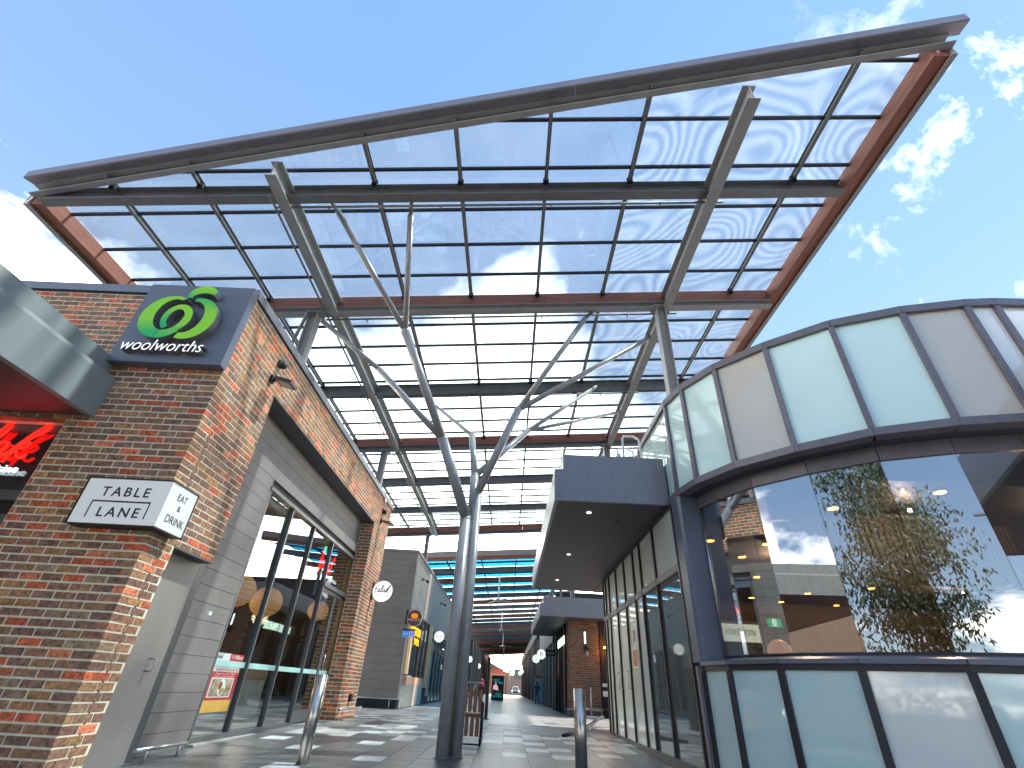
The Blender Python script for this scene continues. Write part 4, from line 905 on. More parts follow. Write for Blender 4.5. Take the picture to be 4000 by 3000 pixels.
# notices on the doors
NT = thing('door_notice', 'orange notice in a white frame on the frosted lane door', 'notice', (2.63, 11.4, 1.7)); MB().box(2.652, 2.662, 11.2, 11.64, 1.50, 1.86).build('notice_frame', m_white, NT); MB().box(2.649, 2.651, 11.24, 11.60, 1.53, 1.83).build('notice_sheet', pmat('orange_notice', (0.50, 0.17, 0.04), 0.6), NT)
N2 = thing('fire_safety_label', 'narrow red label with white mark above the orange door notice', 'label', (2.65, 11.42, 2.1)); MB().box(2.652, 2.662, 11.37, 11.49, 1.98, 2.20).build('label_sheet', m_white, N2); MB().box(2.649, 2.651, 11.375, 11.485, 1.985, 2.195).build('label_border', MATS['poster_red'], N2); MB().box(2.646, 2.648, 11.40, 11.46, 2.05, 2.17).build('label_mark', m_white, N2)
for (y, z_, lb_) in ((10.42, 1.62, 'small white sticker on the clear pane beside the orange notice'), (9.95, 1.60, 'small white sticker lower on the second clear lane pane')):
    t = thing('glass_sticker', lb_, 'sticker', (2.65, y, z_)); MB().box(2.655, 2.662, y - 0.045, y + 0.045, z_ - 0.06, z_ + 0.06).build('sticker_sheet', m_white, t)
# roof access ladder
LD = thing('roof_ladder', 'white handrail loops of a roof access ladder above the flat canopy', 'ladder', (2.3, 9.0, 4.6))
for y, h in ((9.0, 5.60), (9.55, 5.58)):
    MB().tube([(2.19, y, 4.6), (2.19, y, h - 0.06), (2.22, y, h), (2.42, y, h), (2.52, y, h - 0.07), (2.55, y, h - 0.2), (2.54, y, 4.6)], 0.022, 10).build('handrail_loop', m_white, LD)
MB().box(2.05, 2.13, 8.98, 9.5, 4.6, 5.20).build('ladder_stile', m_white, LD)
for k in range(3): MB().tube([(2.09, 8.98, 4.7 + 0.2 * k), (2.09, 9.5, 4.7 + 0.2 * k)], 0.012, 6).build('rung', m_white, LD)

# ------------------------------------------------------------------ bollards
bol = []
for i, (x, y, lb_) in enumerate(((-2.485, 7.50, 'brushed steel bollard left of the branching column'), (0.962, 7.50, 'brushed steel bollard right of the column in front of the lane'))):
    t = thing('steel_bollard', lb_, 'bollard', (x, y, zfloor(y)), 'steel bollards across the lane mouth')
    MB().tube([(x, y, zfloor(y)), (x, y, 1.055)], 0.077, 36).build('bollard_tube', m_chrome, t); MB().disc((x, y, 1.056), (0, 0, 1), 0.074, 0.006, 36).build('bollard_cap', m_chrome, t)
    MB().disc((x, y, zfloor(y) + 0.004), (0, 0, 1), 0.095, 0.008, 30).build('base_ring', m_grout, t)

# ------------------------------------------------------------------ bench with slats
BE = thing('slatted_bench', 'brown slatted bench with black tubular arms, behind the branching column', 'bench', (-0.9, 10.8, 0.15))
m_slat = pmat('red_brown_bench_slat', (0.30, 0.125, 0.07), 0.55, var=0.25, vscale=6, stretch=(8, 8, 1))
for k in range(6):
    x = -0.98 + k * 0.095
    MB().bar((x, 11.05, 0.62), (x, 11.14, 0.98), 0.075, 0.022, up=(0, 1, 0)).build('back_slat', m_slat, BE)
    MB().box(x - 0.04, x + 0.04, 10.50, 11.05, 0.585, 0.61).build('seat_slat', m_slat, BE)
    MB().box(x - 0.034, x + 0.034, 10.46, 10.482, 0.28, 0.58).build('front_slat', m_slat, BE)
for x in (-1.05, -0.44):
    MB().tube([(x, 10.42, 0.165), (x, 11.10, 0.175), (x, 11.15, 0.25), (x, 11.15, 0.70), (x, 11.08, 0.78), (x, 10.52, 0.80), (x, 10.44, 0.74), (x, 10.42, 0.165)], 0.016, 10).build('arm_frame', m_black, BE)
for yy_, z_ in ((10.50, 0.57), (11.1, 0.57), (10.43, 0.17)): MB().tube([(-1.05, yy_, z_), (-0.44, yy_, z_)], 0.014, 8).build('cross_rail', m_black, BE)
# dark slim totem
TT = thing('slim_black_screen', 'tall narrow black screen panel standing edge on behind the bench', 'screen', (-0.62, 18.1, 0.2)); MB().box(-0.67, -0.58, 18.0, 18.7, 0.2, 1.88).build('screen_panel', m_black, TT); MB().box(-0.72, -0.53, 17.98, 18.72, 0.2, 0.225).build('foot_plate', m_trim, TT)
BT = thing('bar_table', 'round pale topped bar table with crossed metal legs between the bench and the left shops', 'table', (-1.0, 16.4, 0.2))
MB().disc((-1.05, 16.4, 1.14), (0, 0, 1), 0.36, 0.03, 36).build('table_top', pmat('pale_table_top', (0.42, 0.45, 0.42), 0.35), BT)
for dx, dy in ((0.25, 0.25), (-0.25, 0.25), (0.25, -0.25), (-0.25, -0.25)): MB().tube([(-1.05 + dx, 16.4 + dy, 0.2), (-1.05 - dx * .6, 16.4 - dy * .6, 1.12)], 0.016, 8).build('table_leg', m_galv, BT)
# cable protector hose by the right bollard
HS = thing('black_hose', 'dark hose lying across the paving from the glass doors to the right bollard', 'hose', (1.8, 14.5, 0.2)); MB().tube([(2.9, 17.3, 0.45), (2.7, 16.9, 0.42), (2.3, 15.6, 0.33), (1.9, 14.6, 0.25), (1.5, 13.6, 0.21), (1.3, 13.1, 0.20)], 0.045, 12).build('hose_run', m_black, HS)

# ------------------------------------------------------------------ second shop on the left (grey boards)
XS = -4.12
L2 = thing('grey_boarded_shop', 'grey horizontally boarded shop building beyond the brick pier on the left', 'building', (-6, 27, 0.2))
YS = 21.5
MB().box(-8, XS - 0.045, YS + 0.045, 55.0, 0.1, 5.86).build('wall_core', m_clad_dark, L2)
z = 5.86; k = 0
while z > 0.55:
    z0 = z - 0.274
    MB().box(-8, XS + 0.001, YS, YS + 0.04, z0, z).build('cladding_board', m_clad, L2)
    cuts = [(YS + 0.041, 55.0)] if z0 > 3.55 else [(YS + 0.041, 21.95), (28.7, 29.6), (35.5, 38.0), (44.0, 46.0), (53.0, 55.0)]
    for a, c in cuts:
        pieces = [(a, c)] if c - a < 9 else [(a, 27.4), (27.405, 36.2), (36.205, 45.0), (45.005, 55.0)]
        for a2, c2 in pieces:
            MB().box(XS - 0.04, XS, a2, c2, z0, z).build('cladding_board', m_clad, L2)
    z -= 0.28; k += 1
MB().box(-8, XS + 0.04, YS - 0.04, YS + 0.3, 5.865, 5.97).box(XS - 0.3, XS + 0.04, YS + 0.301, 55, 5.865, 5.97).build('parapet_cap', m_clad, L2)
MB().box(-8, XS - 0.02, YS + 0.02, YS + 0.044, 0.2, 0.55).box(XS - 0.044, XS - 0.02, YS + 0.045, 21.9, 0.2, 0.55).build('base_strip', m_black, L2)
def opening(par, x, y0, y1, z0, z1, mull, side=1, low=None, pane=g_shop, fm=m_frame):
    xr = x + (-0.02 if side > 0 else 0.02)
    MB().box(x - 0.30 * side, x - 0.26 * side, y0, y1, z0, z1).build('shop_interior', m_dark_room, par)
    zb = z0
    if low:
        MB().box(x - 0.10 * side, x + 0.0 * side, y0, y1, z0, z0 + low).build('low_wall', pmat('pale_brick_tile', (0.33, 0.30, 0.27), 0.7, var=0.2, vscale=10), par)
        MB().box(x - 0.10 * side, x + 0.004 * side, y0, y1, z0 + low + 0.001, z0 + low + 0.28).build('sill_band', MATS['peach_band'], par)
        zb = z0 + low + 0.29
    n = mull
    fr = MB()
    for i in range(n + 1):
        y = y0 + (y1 - y0) * i / n; fr.box(x - 0.08 * side, x + 0.01 * side, y - 0.03, y + 0.03, zb, z1)
    fr.box(x - 0.08 * side, x + 0.012 * side, y0, y1, z1 - 0.06, z1)
    f_o = fr.build('window_frame', fm, par)
    for i in range(n):
        a = y0 + (y1 - y0) * i / n + 0.031; c = y0 + (y1 - y0) * (i + 1) / n - 0.031
        MB().box(x - 0.05 * side, x - 0.04 * side, a, c, zb, z1 - 0.061).build('window_pane', pane, f_o)
opening(L2, XS, 21.96, 27.4, 0.22, 3.72, 5, low=0.78)
opening(L2, XS, 29.7, 35.4, 0.3, 3.6, 4, fm=m_steel_l)
opening(L2, XS, 38.1, 43.9, 0.3, 3.5, 5)
opening(L2, XS, 46.1, 52.9, 0.3, 3.5, 6)
MB().box(XS - 0.02, XS + 0.03, 27.45, 28.6, 0.9, 3.68).build('orange_door_surround', pmat('orange_timber_panel', (0.60, 0.29, 0.10), 0.5, var=0.2), L2)
MB().box(XS - 0.06, XS + 0.02, 22.0, 22.9, 1.35, 3.3).build('orange_wall_panel', MATS['orange_timber_panel'], L2)
MB().box(XS - 0.04, XS + 0.03, 22.5, 22.85, 1.35, 3.2).build('cream_panel', pmat('cream_panel', (0.7, 0.62, 0.45), 0.6), L2)
MB().box(XS, XS + 0.18, 22.0, 22.9, 1.25, 1.30).build('serving_shelf', m_white, L2)
guard_rail([(-6.2, 21.3, 0.52), (-4.0, 21.3, 0.52), (-3.93, 21.4, 0.52), (-3.93, 22.0, 0.52)], 'low stainless guard rail round the foot of the grey boarded shop', [(-4.35, 21.3, 0.52), (-3.93, 21.5, 0.52)], 0.2)
def pumpkin(t, x, y, z_):
    mb = MB()
    for dx in (-0.07, -0.035, 0, 0.035, 0.07): mb.sphere((x + dx, y, z_ + 0.07), 0.06, 0.012, 0.085, 14, 8)
    mb.build('orange_pumpkin_icon', emis('orange_icon', (1.0, 0.22, 0.0), 0.1), t)
round_sign(-3.78, 20.95, 3.23, 0.30, 'brown round sign with orange pumpkin and the word PADDOCKS', [('PADDOCKS', -0.11, 0.52, 0.12, m_white)], pmat('brown_sign_face', (0.16, 0.08, 0.05), 0.4), rim=m_white, wall=None, icon=pumpkin)
SB = thing('sign_bracket', 'black wall bracket holding the brown pumpkin sign', 'bracket', (-4.1, 20.95, 3.2)); MB().box(-4.14, -4.06, 20.92, 20.98, 3.0, 3.5).box(-4.06, -4.0, 20.93, 20.97, 3.2, 3.26).build('bracket_plate', m_black, SB)
YL = thing('yellow_letter_sign', 'yellow illuminated letters in two slanting rows below the pumpkin sign', 'sign', (-3.95, 22.4, 2.9))
m_yel = emis('yellow_letter', (1.0, 0.50, 0.01), 0.12)
text('lettering', 'WALLITSCH', m_yel, (-4.03, 21.9, 2.78), (0, 1, 0), (0, 0, 1), 0.45, width=2.4, parent=YL, extrude=0.02)
text('lettering', 'WALL', m_yel, (-4.03, 23.0, 2.45), (0, 1, 0), (0, 0, 1), 0.35, width=1.2, parent=YL, extrude=0.02)
AS = thing('toilet_direction_sign', 'small blue and white arrow sign with toilet figures under the yellow letters', 'sign', (-3.8, 20.6, 2.6))
MB().box(-4.10, -3.62, 20.55, 20.60, 2.52, 2.74).build('sign_plate', emis('blue_sign', (0.05, 0.25, 0.75), 0.06), AS); MB().box(-3.84, -3.63, 20.545, 20.549, 2.53, 2.73).build('white_half', m_white, AS); MB().box(-4.10, -3.62, 20.55, 20.60, 2.745, 2.80).build('sign_top', m_black, AS)
MB().bar((-4.05, 20.546, 2.63), (-3.88, 20.546, 2.63), 0.008, 0.025).bar((-4.055, 20.546, 2.63), (-4.0, 20.546, 2.69), 0.008, 0.022).bar((-4.055, 20.546, 2.63), (-4.0, 20.546, 2.57), 0.008, 0.022).build('arrow', m_white, AS)
MB().sphere((-3.78, 20.543, 2.69), 0.016, 0.003, 0.016, 10, 6).box(-3.80, -3.76, 20.541, 20.545, 2.57, 2.665).sphere((-3.70, 20.543, 2.69), 0.016, 0.003, 0.016, 10, 6).box(-3.72, -3.68, 20.541, 20.545, 2.57, 2.665).build('figures', MATS['blue_sign'], AS)
f_pearl = emis('lit_pearl_sign_face', (0.80, 0.80, 0.74), 0.12)
round_sign(-3.78, 29.1, 3.25, 0.28, 'pale round sign with faint gold lettering beyond the pumpkin sign', [('Thai Spa', 0.0, 0.36, 0.10, m_ink), ('Massage', -0.1, 0.3, 0.07, m_ink)], f_pearl, wall=XS)
round_sign(-3.78, 53.8, 3.35, 0.30, 'lit pale green round sign far down the left shops', [], f_green, wall=XS)
round_sign(-3.80, 72.0, 3.45, 0.30, 'farthest small green round sign on the left shops', [], f_green, wall=-4.12)
# wall lamps on the grey boards
for (y, z_, lb_) in ((23.4, 5.1, 'dark wall spotlight high on the nearer grey boards'), (30.6, 5.1, 'dark wall spotlight high on the grey boards beyond the pumpkin sign'), (41, 5.1, 'small dark wall spotlight far along the grey boards'), (49, 5.1, 'last small wall spotlight on the grey boards')):
    t = thing('wall_spotlight', lb_, 'wall light', (XS, y, z_), 'spotlights along the left boards')
    MB().box(XS, XS + 0.05, y - 0.05, y + 0.05, z_ - 0.06, z_ + 0.06).bar((XS + 0.05, y, z_), (XS + 0.3, y, z_ - 0.05), 0.03, 0.03).build('bracket_arm', m_black, t); MB().bar((XS + 0.2, y - 0.12, z_ - 0.1), (XS + 0.35, y - 0.12, z_ - 0.13), 0.16, 0.06).build('lamp_head', m_black, t)
# more shops down the left
L3 = thing('far_left_shops', 'row of grey fronted shops far down the left side of the lane', 'building', (-6, 80, 0.2))
MB().box(-8, XS, 55.01, 108, 0.1, 5.5).build('shop_wall', pmat('far_grey_wall', (0.16, 0.165, 0.165), 0.7), L3)
for y in range(57, 106, 6):
    MB().box(XS, XS + 0.05, y, y + 4.4, 0.25, 3.4).build('shop_window', pmat('far_shop_window', (0.06, 0.08, 0.09), 0.15), L3)
    MB().box(XS, XS + 0.45, y - 0.8, y - 0.45, 0.2, 5.3).build('pilaster', m_clad, L3)

# ------------------------------------------------------------------ right side beyond the glass doors
R2 = thing('brick_pier_shop', 'dark brick pier shop under a second flat canopy on the right side of the lane', 'building', (4, 27, 0.2))
YP = 24.0
MB().box(2.66 + e, 4.0 - e, YP + e, YP + 1.0, 0.1, 3.8).build('mortar_core', pmat('dull_mortar', (0.30, 0.25, 0.19), 0.95, var=0.15, vscale=14), R2)
rb = random.Random(9)
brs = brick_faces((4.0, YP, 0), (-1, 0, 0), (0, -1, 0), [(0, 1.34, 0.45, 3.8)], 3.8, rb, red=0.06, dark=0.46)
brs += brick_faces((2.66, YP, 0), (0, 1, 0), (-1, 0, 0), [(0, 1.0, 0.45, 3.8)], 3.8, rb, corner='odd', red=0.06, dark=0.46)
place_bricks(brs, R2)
MB().box(2.62, 4.04, YP - 0.04, YP + 1.03, 0.15, 0.43).build('pier_base', m_trim, R2)
MB().box(2.62, 4.04, YP - 0.05, YP + 1.03, 0.431, 0.455).build('base_ledge', m_galv, R2)
box_canopy(R2, 1.29, 6.0, 22.9, 32.0, 3.80, 4.59, m_fasc_r)
MB().box(4.05, 9, 24.0, 24.1, 0.2, 3.8).build('shopfront_recess', m_dark_room, R2)
MB().box(2.9, 9, 25.3, 45, 0.15, 3.8).box(2.9, 9, 32.0, 45, 3.8, 6.3).build('shop_core', m_dark_room, R2)
for i, (y, w) in enumerate(((25.4, 0.9), (27.2, 0.2), (28.6, 0.2), (30.2, 0.35))): MB().box(2.62, 2.9, y, y + w, 0.2, 3.8).build('dark_pilaster', m_black, R2)
MB().box(2.80, 2.86, 25.5, 30.1, 0.25, 3.4).build('dark_glazing', pmat('dark_shop_glass', (0.012, 0.013, 0.015), 0.08), R2)
for y in (25.5, 25.8): MB().box(2.60, 2.64, y, y + 0.12, 0.6, 3.1).build('red_timber_batten', m_timber, R2)
for y in range(32, 46, 3):
    MB().box(2.60, 2.90, y, y + 0.5, 0.2, 3.75).build('grey_pilaster', m_clad, R2)
z = 6.3
while z > 3.8:
    MB().box(2.60, 2.66, 32.0, 45.0, z - 0.27, z - 0.006).build('cladding_board', pmat('light_grey_board', (0.27, 0.28, 0.275), 0.6), R2); z -= 0.276
MB().box(2.5, 2.70, 31.9, 45.1, 6.30, 6.42).build('parapet_cap', m_cap, R2)
NP = thing('noodle_shop_sign', 'glowing pale letters of the noodle shop behind the brick pier', 'sign', (2.6, 26.5, 3.2))
text('lettering', 'NOODLE PARADISE', emis('pale_green_letter', (0.75, 1.0, 0.8), 0.22), (2.60, 28.6, 2.95), (0, -1, 0), (0, 0, 1), 0.5, width=3.2, parent=NP, extrude=0.02)
OV = thing('oval_shop_plaque', 'tall brown oval plaque on the dark shopfront left of the brick pier', 'plaque', (2.58, 28.4, 2.2)); mb = MB(); mb.sphere((2.60, 28.4, 2.15), 0.03, 0.45, 0.62, 24, 16); mb.build('oval_plate', pmat('brown_plaque', (0.25, 0.13, 0.07), 0.6), OV)
WL1 = thing('pier_wall_lamp', 'slim lit wall lamp on the brick pier', 'wall lamp', (3.36, 23.9, 3.1)); MB().box(3.33, 3.43, 23.88, 23.99, 2.86, 3.36).build('lamp_backplate', m_black, WL1); MB().box(3.335, 3.40, 23.84, 23.879, 2.88, 3.34).build('lamp_tube', emis('cool_lamp', (0.8, 0.95, 0.9), 0.4), WL1)
WL2 = thing('pier_camera', 'small black camera with pale housing on the brick pier under the slim lamp', 'security camera', (3.42, 23.9, 2.6)); MB().box(3.30, 3.52, 23.90, 23.99, 2.66, 2.70).box(3.38, 3.44, 23.8, 23.99, 2.60, 2.80).build('camera_bracket', m_black, WL2); MB().tube([(3.44, 23.8, 2.62), (3.44, 23.78, 2.42)], 0.045, 14).build('camera_body', m_galv, WL2)
TP = thing('pier_tap_pipe', 'grey metal pipe with valve at the foot of the brick pier', 'pipe', (3.5, 23.7, 0.2)); MB().tube([(3.52, 23.75, 0.25), (3.52, 23.75, 1.25)], 0.04, 12).build('pipe_run', m_galv, TP); MB().tube([(3.35, 23.75, 1.45), (3.52, 23.75, 1.38), (3.60, 23.7, 1.5)], 0.05, 12).build('valve', m_trim, TP); MB().box(3.3, 3.8, 23.6, 23.9, 0.2, 0.26).build('foot', m_white, TP)
guard_rail([(3.2, 23.75, 0.5), (4.3, 23.75, 0.5)], 'low stainless rail in front of the right brick pier', [(3.95, 23.75, 0.5)], 0.2)
# dining area glimpsed right of the pier
DN = thing('dark_dining_room', 'dim restaurant interior seen between the brick pier and the glass doors', 'dining room', (5, 23.5, 0.2))
MB().box(4.5, 4.6, 23.2, 23.9, 0.2, 3.6).build('room_screen', m_black, DN); MB().box(4.06, 4.4, 23.8, 23.95, 0.95, 1.15).box(4.06, 4.4, 23.8, 23.95, 1.3, 1.42).build('counter_front', m_white, DN); MB().disc((4.25, 23.7, 2.75), (0, 0, 1), 0.10, 0.05, 16).build('room_lamp', m_warm, DN)
rs = round_sign(2.22, 36.8, 3.12, 0.30, 'round white sign with a brown letter B motif on the right shops', [('B', -0.12, 0.2, 0.42, pmat('brown_ink', (0.25, 0.08, 0.06), 0.5))], f_white, wall=2.66)
round_sign(2.22, 43.9, 3.2, 0.30, 'lit mint round sign reading Burger on the right shops', [('Burger', -0.04, 0.36, 0.12, m_ink)], f_green, wall=2.66)
round_sign(2.22, 88.0, 3.55, 0.34, 'second farthest small round sign on the right shops', [], f_white, wall=2.66)
round_sign(2.22, 100.0, 3.6, 0.36, 'farthest small round sign on the right shops', [], f_green, wall=2.66)
BX = thing('black_box_sign', 'black rectangular sign with small white letters hung before the right shops', 'sign', (2.3, 30.2, 2.8)); MB().box(2.05, 2.60, 30.2, 30.3, 2.68, 2.98).build('sign_box', m_black, BX); text('lettering', 'SALON', m_white, (2.33, 30.19, 2.77), (1, 0, 0), (0, 0, 1), 0.14, width=0.4, parent=BX, extrude=0.001, align='CENTER')
BNR = thing('blue_banner', 'blue and white standing banner with a red heading by the right shops', 'banner', (2.0, 42, 0.2)); MB().box(2.05, 2.65, 42.0, 42.03, 0.35, 2.05).build('banner_sheet', pmat('banner_blue', (0.18, 0.42, 0.62), 0.6, vscale=2, col2=(0.4, 0.6, 0.72)), BNR); MB().box(2.05, 2.65, 41.995, 41.999, 1.82, 2.03).build('banner_heading', pmat('banner_red', (0.45, 0.12, 0.08), 0.6), BNR); MB().box(2.0, 2.04, 41.98, 42.05, 0.2, 2.1).build('banner_pole', m_galv, BNR)
R3 = thing('far_right_shops', 'row of dark fronted shops far down the right side of the lane', 'building', (5, 75, 0.2))
MB().box(2.9, 9, 45.2, 108, 0.1, 6.0).build('shop_wall', m_dark_room, R3)
for y in range(46, 106, 4):
    MB().box(2.60, 2.90, y, y + 0.6, 0.2, 6.0).build('pilaster', m_trim if (y // 4) % 3 else m_clad, R3)
MB().box(2.5, 2.9, 45.2, 108, 5.2, 6.1).build('upper_fascia', pmat('far_dark_fascia', (0.10, 0.105, 0.11), 0.6), R3)

# ------------------------------------------------------------------ second roof over the lane
R4 = thing('lane_roof', 'long low roof over the lane with blue tinted glass strips between dark beams', 'roof', (-0.7, 60, 7))
Z4 = 7.10
def z4(x): return Z4 + A_ * (x + 0.73)
def P4(x, y, dz=0): return Vector((x, y, z4(x) + dz))
XL4, XR4 = -5.6, 4.6
MB().bar(P4(XL4, 26.45, -0.05), P4(XR4, 26.45, -0.05), 0.12, 0.42).build('front_timber', m_timber, R4)
MB().bar(P4(XL4, 26.36, 0.06), P4(XR4, 26.36, 0.06), 0.05, 0.30).build('front_fascia', m_steel_l, R4)
yb = 26.6; k = 0
while yb < 107:
    w = 3.0
    mtb = m_timber if k % 3 == 1 else m_steel
    MB().bar(P4(XL4, yb + w - 0.1, -0.16), P4(XR4, yb + w - 0.1, -0.16), 0.14, 0.30).build('cross_beam', mtb, R4)
    if k < 17:
        MB().bar(P4(XL4, yb + w / 2, -0.04), P4(XR4, yb + w / 2, -0.04), 0.05, 0.09).build('roof_purlin', m_bar, R4)
        dark = (k > 5)
        for xa_ in (-5.5, -3.6, -1.7, 0.2, 2.1):
            gm = g_blue if (k < 4 or k in (8, 9, 12)) else g_roof
            MB().prism([P4(xa_ + 0.03, yb + 0.05), P4(xa_ + 1.87, yb + 0.05), P4(xa_ + 1.87, yb + w - 0.18), P4(xa_ + 0.03, yb + w - 0.18)], (0, 0, 0.012)).build('roof_pane', gm, R4)
    yb += w; k += 1
for x in (-3.6, -1.7, 0.2, 2.1): MB().bar(P4(x, 26.5, -0.05), P4(x, 107, -0.05), 0.06, 0.10).build('roof_rafter', m_bar, R4)
MB().prism([P4(XL4, 75, 0.02), P4(XR4, 75, 0.02), P4(XR4, 107, 0.02), P4(XL4, 107, 0.02)], (0, 0, 0.05)).build('solid_roof_sheet', m_soffit, R4)
for y in range(32, 106, 12):
    for x in (-4.5, 3.1): MB().box(x - 0.08, x + 0.08, y - 0.08, y + 0.08, 5.4, z4(x) - 0.4).build('roof_post', m_steel, R4)
# sawtooth baffle boards under the lane roof
for k in range(10):
    y = 64.0 + k * 4.2; MB().bar(P4(XL4, y, -0.30), P4(XR4, y, -0.30), 0.04, 0.5).build('baffle_board', m_trim if k % 3 else m_timber, R4)
# ceiling fans
def fan(y, label, ang):
    z_ = 5.35; x = -0.72
    t = thing('ceiling_fan', label, 'ceiling fan', (x, y, z_), 'ceiling fans in a row under the lane roof')
    MB().tube([(x, y, z_), (x, y, 6.72)], 0.045, 12).build('down_rod', m_white, t); MB().disc((x, y, z_), (0, 0, 1), 0.16, 0.14, 24).build('fan_hub', m_galv, t)
    for k in range(4):
        a = ang + k * math.pi / 2; MB().bar((x + 0.15 * math.cos(a), y + 0.15 * math.sin(a), z_), (x + 1.15 * math.cos(a), y + 1.15 * math.sin(a), z_ - 0.02), 0.13, 0.015).build('fan_blade', m_galv, t)
fan(30.0, 'nearest white rod ceiling fan under the blue glass', 0.5); fan(46.2, 'second ceiling fan down the lane', 0.1); fan(64, 'third ceiling fan down the lane', 0.2); fan(82, 'fourth ceiling fan down the lane', 0.3); fan(101.0, 'farthest ceiling fan against the bright end of the lane', 0.15)

# ------------------------------------------------------------------ things down the lane
AD = thing('advertising_display', 'black advertising display with turquoise words and a man in a pink shirt', 'display', (-0.8, 48.6, 0.2))
MB().box(-1.33, -0.29, 48.6, 48.75, 0.2, 2.01).build('display_case', m_black, AD)
m_turq = emis('turquoise_print', (0.02, 0.65, 0.62), 0.06)
text('lettering', 'ALWAYS', m_turq, (-1.22, 48.59, 1.62), (1, 0, 0), (0, 0, 1), 0.2, width=0.58, parent=AD, extrude=0.002)
text('lettering', 'FREE', m_turq, (-0.78, 48.59, 1.42), (1, 0, 0), (0, 0, 1), 0.2, width=0.38, parent=AD, extrude=0.002)
text('lettering', 'NEVER', m_turq, (-0.98, 48.59, 0.62), (1, 0, 0), (0, 0, 1), 0.15, width=0.5, parent=AD, extrude=0.002)
text('lettering', 'HALF PRICE', m_turq, (-1.26, 48.59, 0.44), (1, 0, 0), (0, 0, 1), 0.18, width=0.85, parent=AD, extrude=0.002)
mb = MB(); mb.box(-1.26, -0.40, 48.592, 48.598, 0.65, 1.0); mb.build('printed_ground', pmat('print_olive', (0.06, 0.07, 0.045), 0.6), AD)
mb = MB(); mb.prism([(-1.2, 48.59, 1.0), (-0.72, 48.59, 0.92), (-0.80, 48.59, 1.25), (-0.95, 48.59, 1.38), (-1.12, 48.59, 1.32), (-1.2, 48.59, 1.2)], (0, 0.004, 0)); mb.build('printed_shirt', emis('pink_shirt_print', (0.75, 0.5, 0.6), 0.08), AD)
mb = MB(); mb.sphere((-0.98, 48.585, 1.49), 0.07, 0.006, 0.11, 14, 8); mb.build('printed_face', emis('face_print', (0.65, 0.4, 0.28), 0.06), AD)
# person in red
def skin_person(name, label, loc, h, shirt, legs, skin, face=-1):
    t = thing(name, label, 'person', loc)
    x, y, z_ = loc; s = h / 1.7
    # continuous body: skin modifier chain
    V = [(0, 0, 0.95), (0, 0.0, 1.15), (0, 0.01, 1.38), (0, 0, 1.50), (0, 0, 1.62), (0.10, 0, 0.90), (0.11, 0.03, 0.50), (0.11, 0, 0.08), (0.11, -0.14, 0.04), (-0.10, 0, 0.90), (-0.11, -0.05, 0.50), (-0.11, 0.02, 0.08), (-0.11, -0.12, 0.04),
         (0.18, 0.01, 1.42), (0.24, 0.0, 1.14), (0.22, -0.16, 0.98), (-0.18, 0.01, 1.42), (-0.24, 0.0, 1.14), (-0.22, -0.15, 0.98)]
    Rr = [0.15, 0.14, 0.15, 0.06, 0.095, 0.10, 0.065, 0.045, 0.035, 0.10, 0.065, 0.045, 0.035, 0.06, 0.045, 0.032, 0.06, 0.045, 0.032]
    E = [(0, 1), (1, 2), (2, 3), (3, 4), (0, 5), (5, 6), (6, 7), (7, 8), (0, 9), (9, 10), (10, 11), (11, 12), (2, 13), (13, 14), (14, 15), (2, 16), (16, 17), (17, 18)]
    me = bpy.data.meshes.new('body'); me.from_pydata([(a * s, b2 * s, c * s) for a, b2, c in V], E, []); 
    o = bpy.data.objects.new('body', me); COL.objects.link(o); o.parent = t
    sk = o.modifiers.new('skin', 'SKIN'); 
    me.skin_vertices.new() if not len(me.skin_vertices) else None
    for i, r in enumerate(Rr): me.skin_vertices[0].data[i].radius = (r * s, r * s * 0.8)
    me.skin_vertices[0].data[0].use_root = True
    sb = o.modifiers.new('sub', 'SUBSURF'); sb.levels = 1; sb.render_levels = 1
    mt = bpy.data.materials.new(name + '_cloth'); mt.use_nodes = True; nt = mt.node_tree; geo = N(nt, 'ShaderNodeNewGeometry'); sp = N(nt, 'ShaderNodeSeparateXYZ'); nt.links.new(geo.outputs['Position'], sp.inputs[0])
    rp = N(nt, 'ShaderNodeValToRGB'); rp.color_ramp.interpolation = 'CONSTANT'; mr = N(nt, 'ShaderNodeMapRange'); nt.links.new(sp.outputs['Z'], mr.inputs[0]); mr.inputs[1].default_value = z_; mr.inputs[2].default_value = z_ + h
    nt.links.new(mr.outputs[0], rp.inputs[0]); rp.color_ramp.elements[0].color = (*legs, 1); rp.color_ramp.elements[0].position = 0; rp.color_ramp.elements[1].color = (*shirt, 1); rp.color_ramp.elements[1].position = 0.55
    e2 = rp.color_ramp.elements.new(0.87); e2.color = (*skin, 1); nt.links.new(rp.outputs[0], nt.nodes['Principled BSDF'].inputs['Base Color']); o.data.materials.append(mt)
    mb = MB(); mb.sphere((x, y + 0.02, z_ + 1.645 * s), 0.105 * s, 0.12 * s, 0.115 * s); mb.build('hair', pmat('dark_hair', (0.03, 0.02, 0.018), 0.7), t)
skin_person('person', 'person in a pinkish red top and black trousers standing by the left shops', (-1.95, 42.0, 0.2), 1.62, (0.55, 0.06, 0.10), (0.015, 0.015, 0.02), (0.45, 0.25, 0.18))
skin_person('person', 'seated looking figure in dark blue clothes beside the blue banner on the right', (2.15, 40.5, 0.2), 1.35, (0.03, 0.06, 0.12), (0.03, 0.05, 0.10), (0.40, 0.22, 0.16))
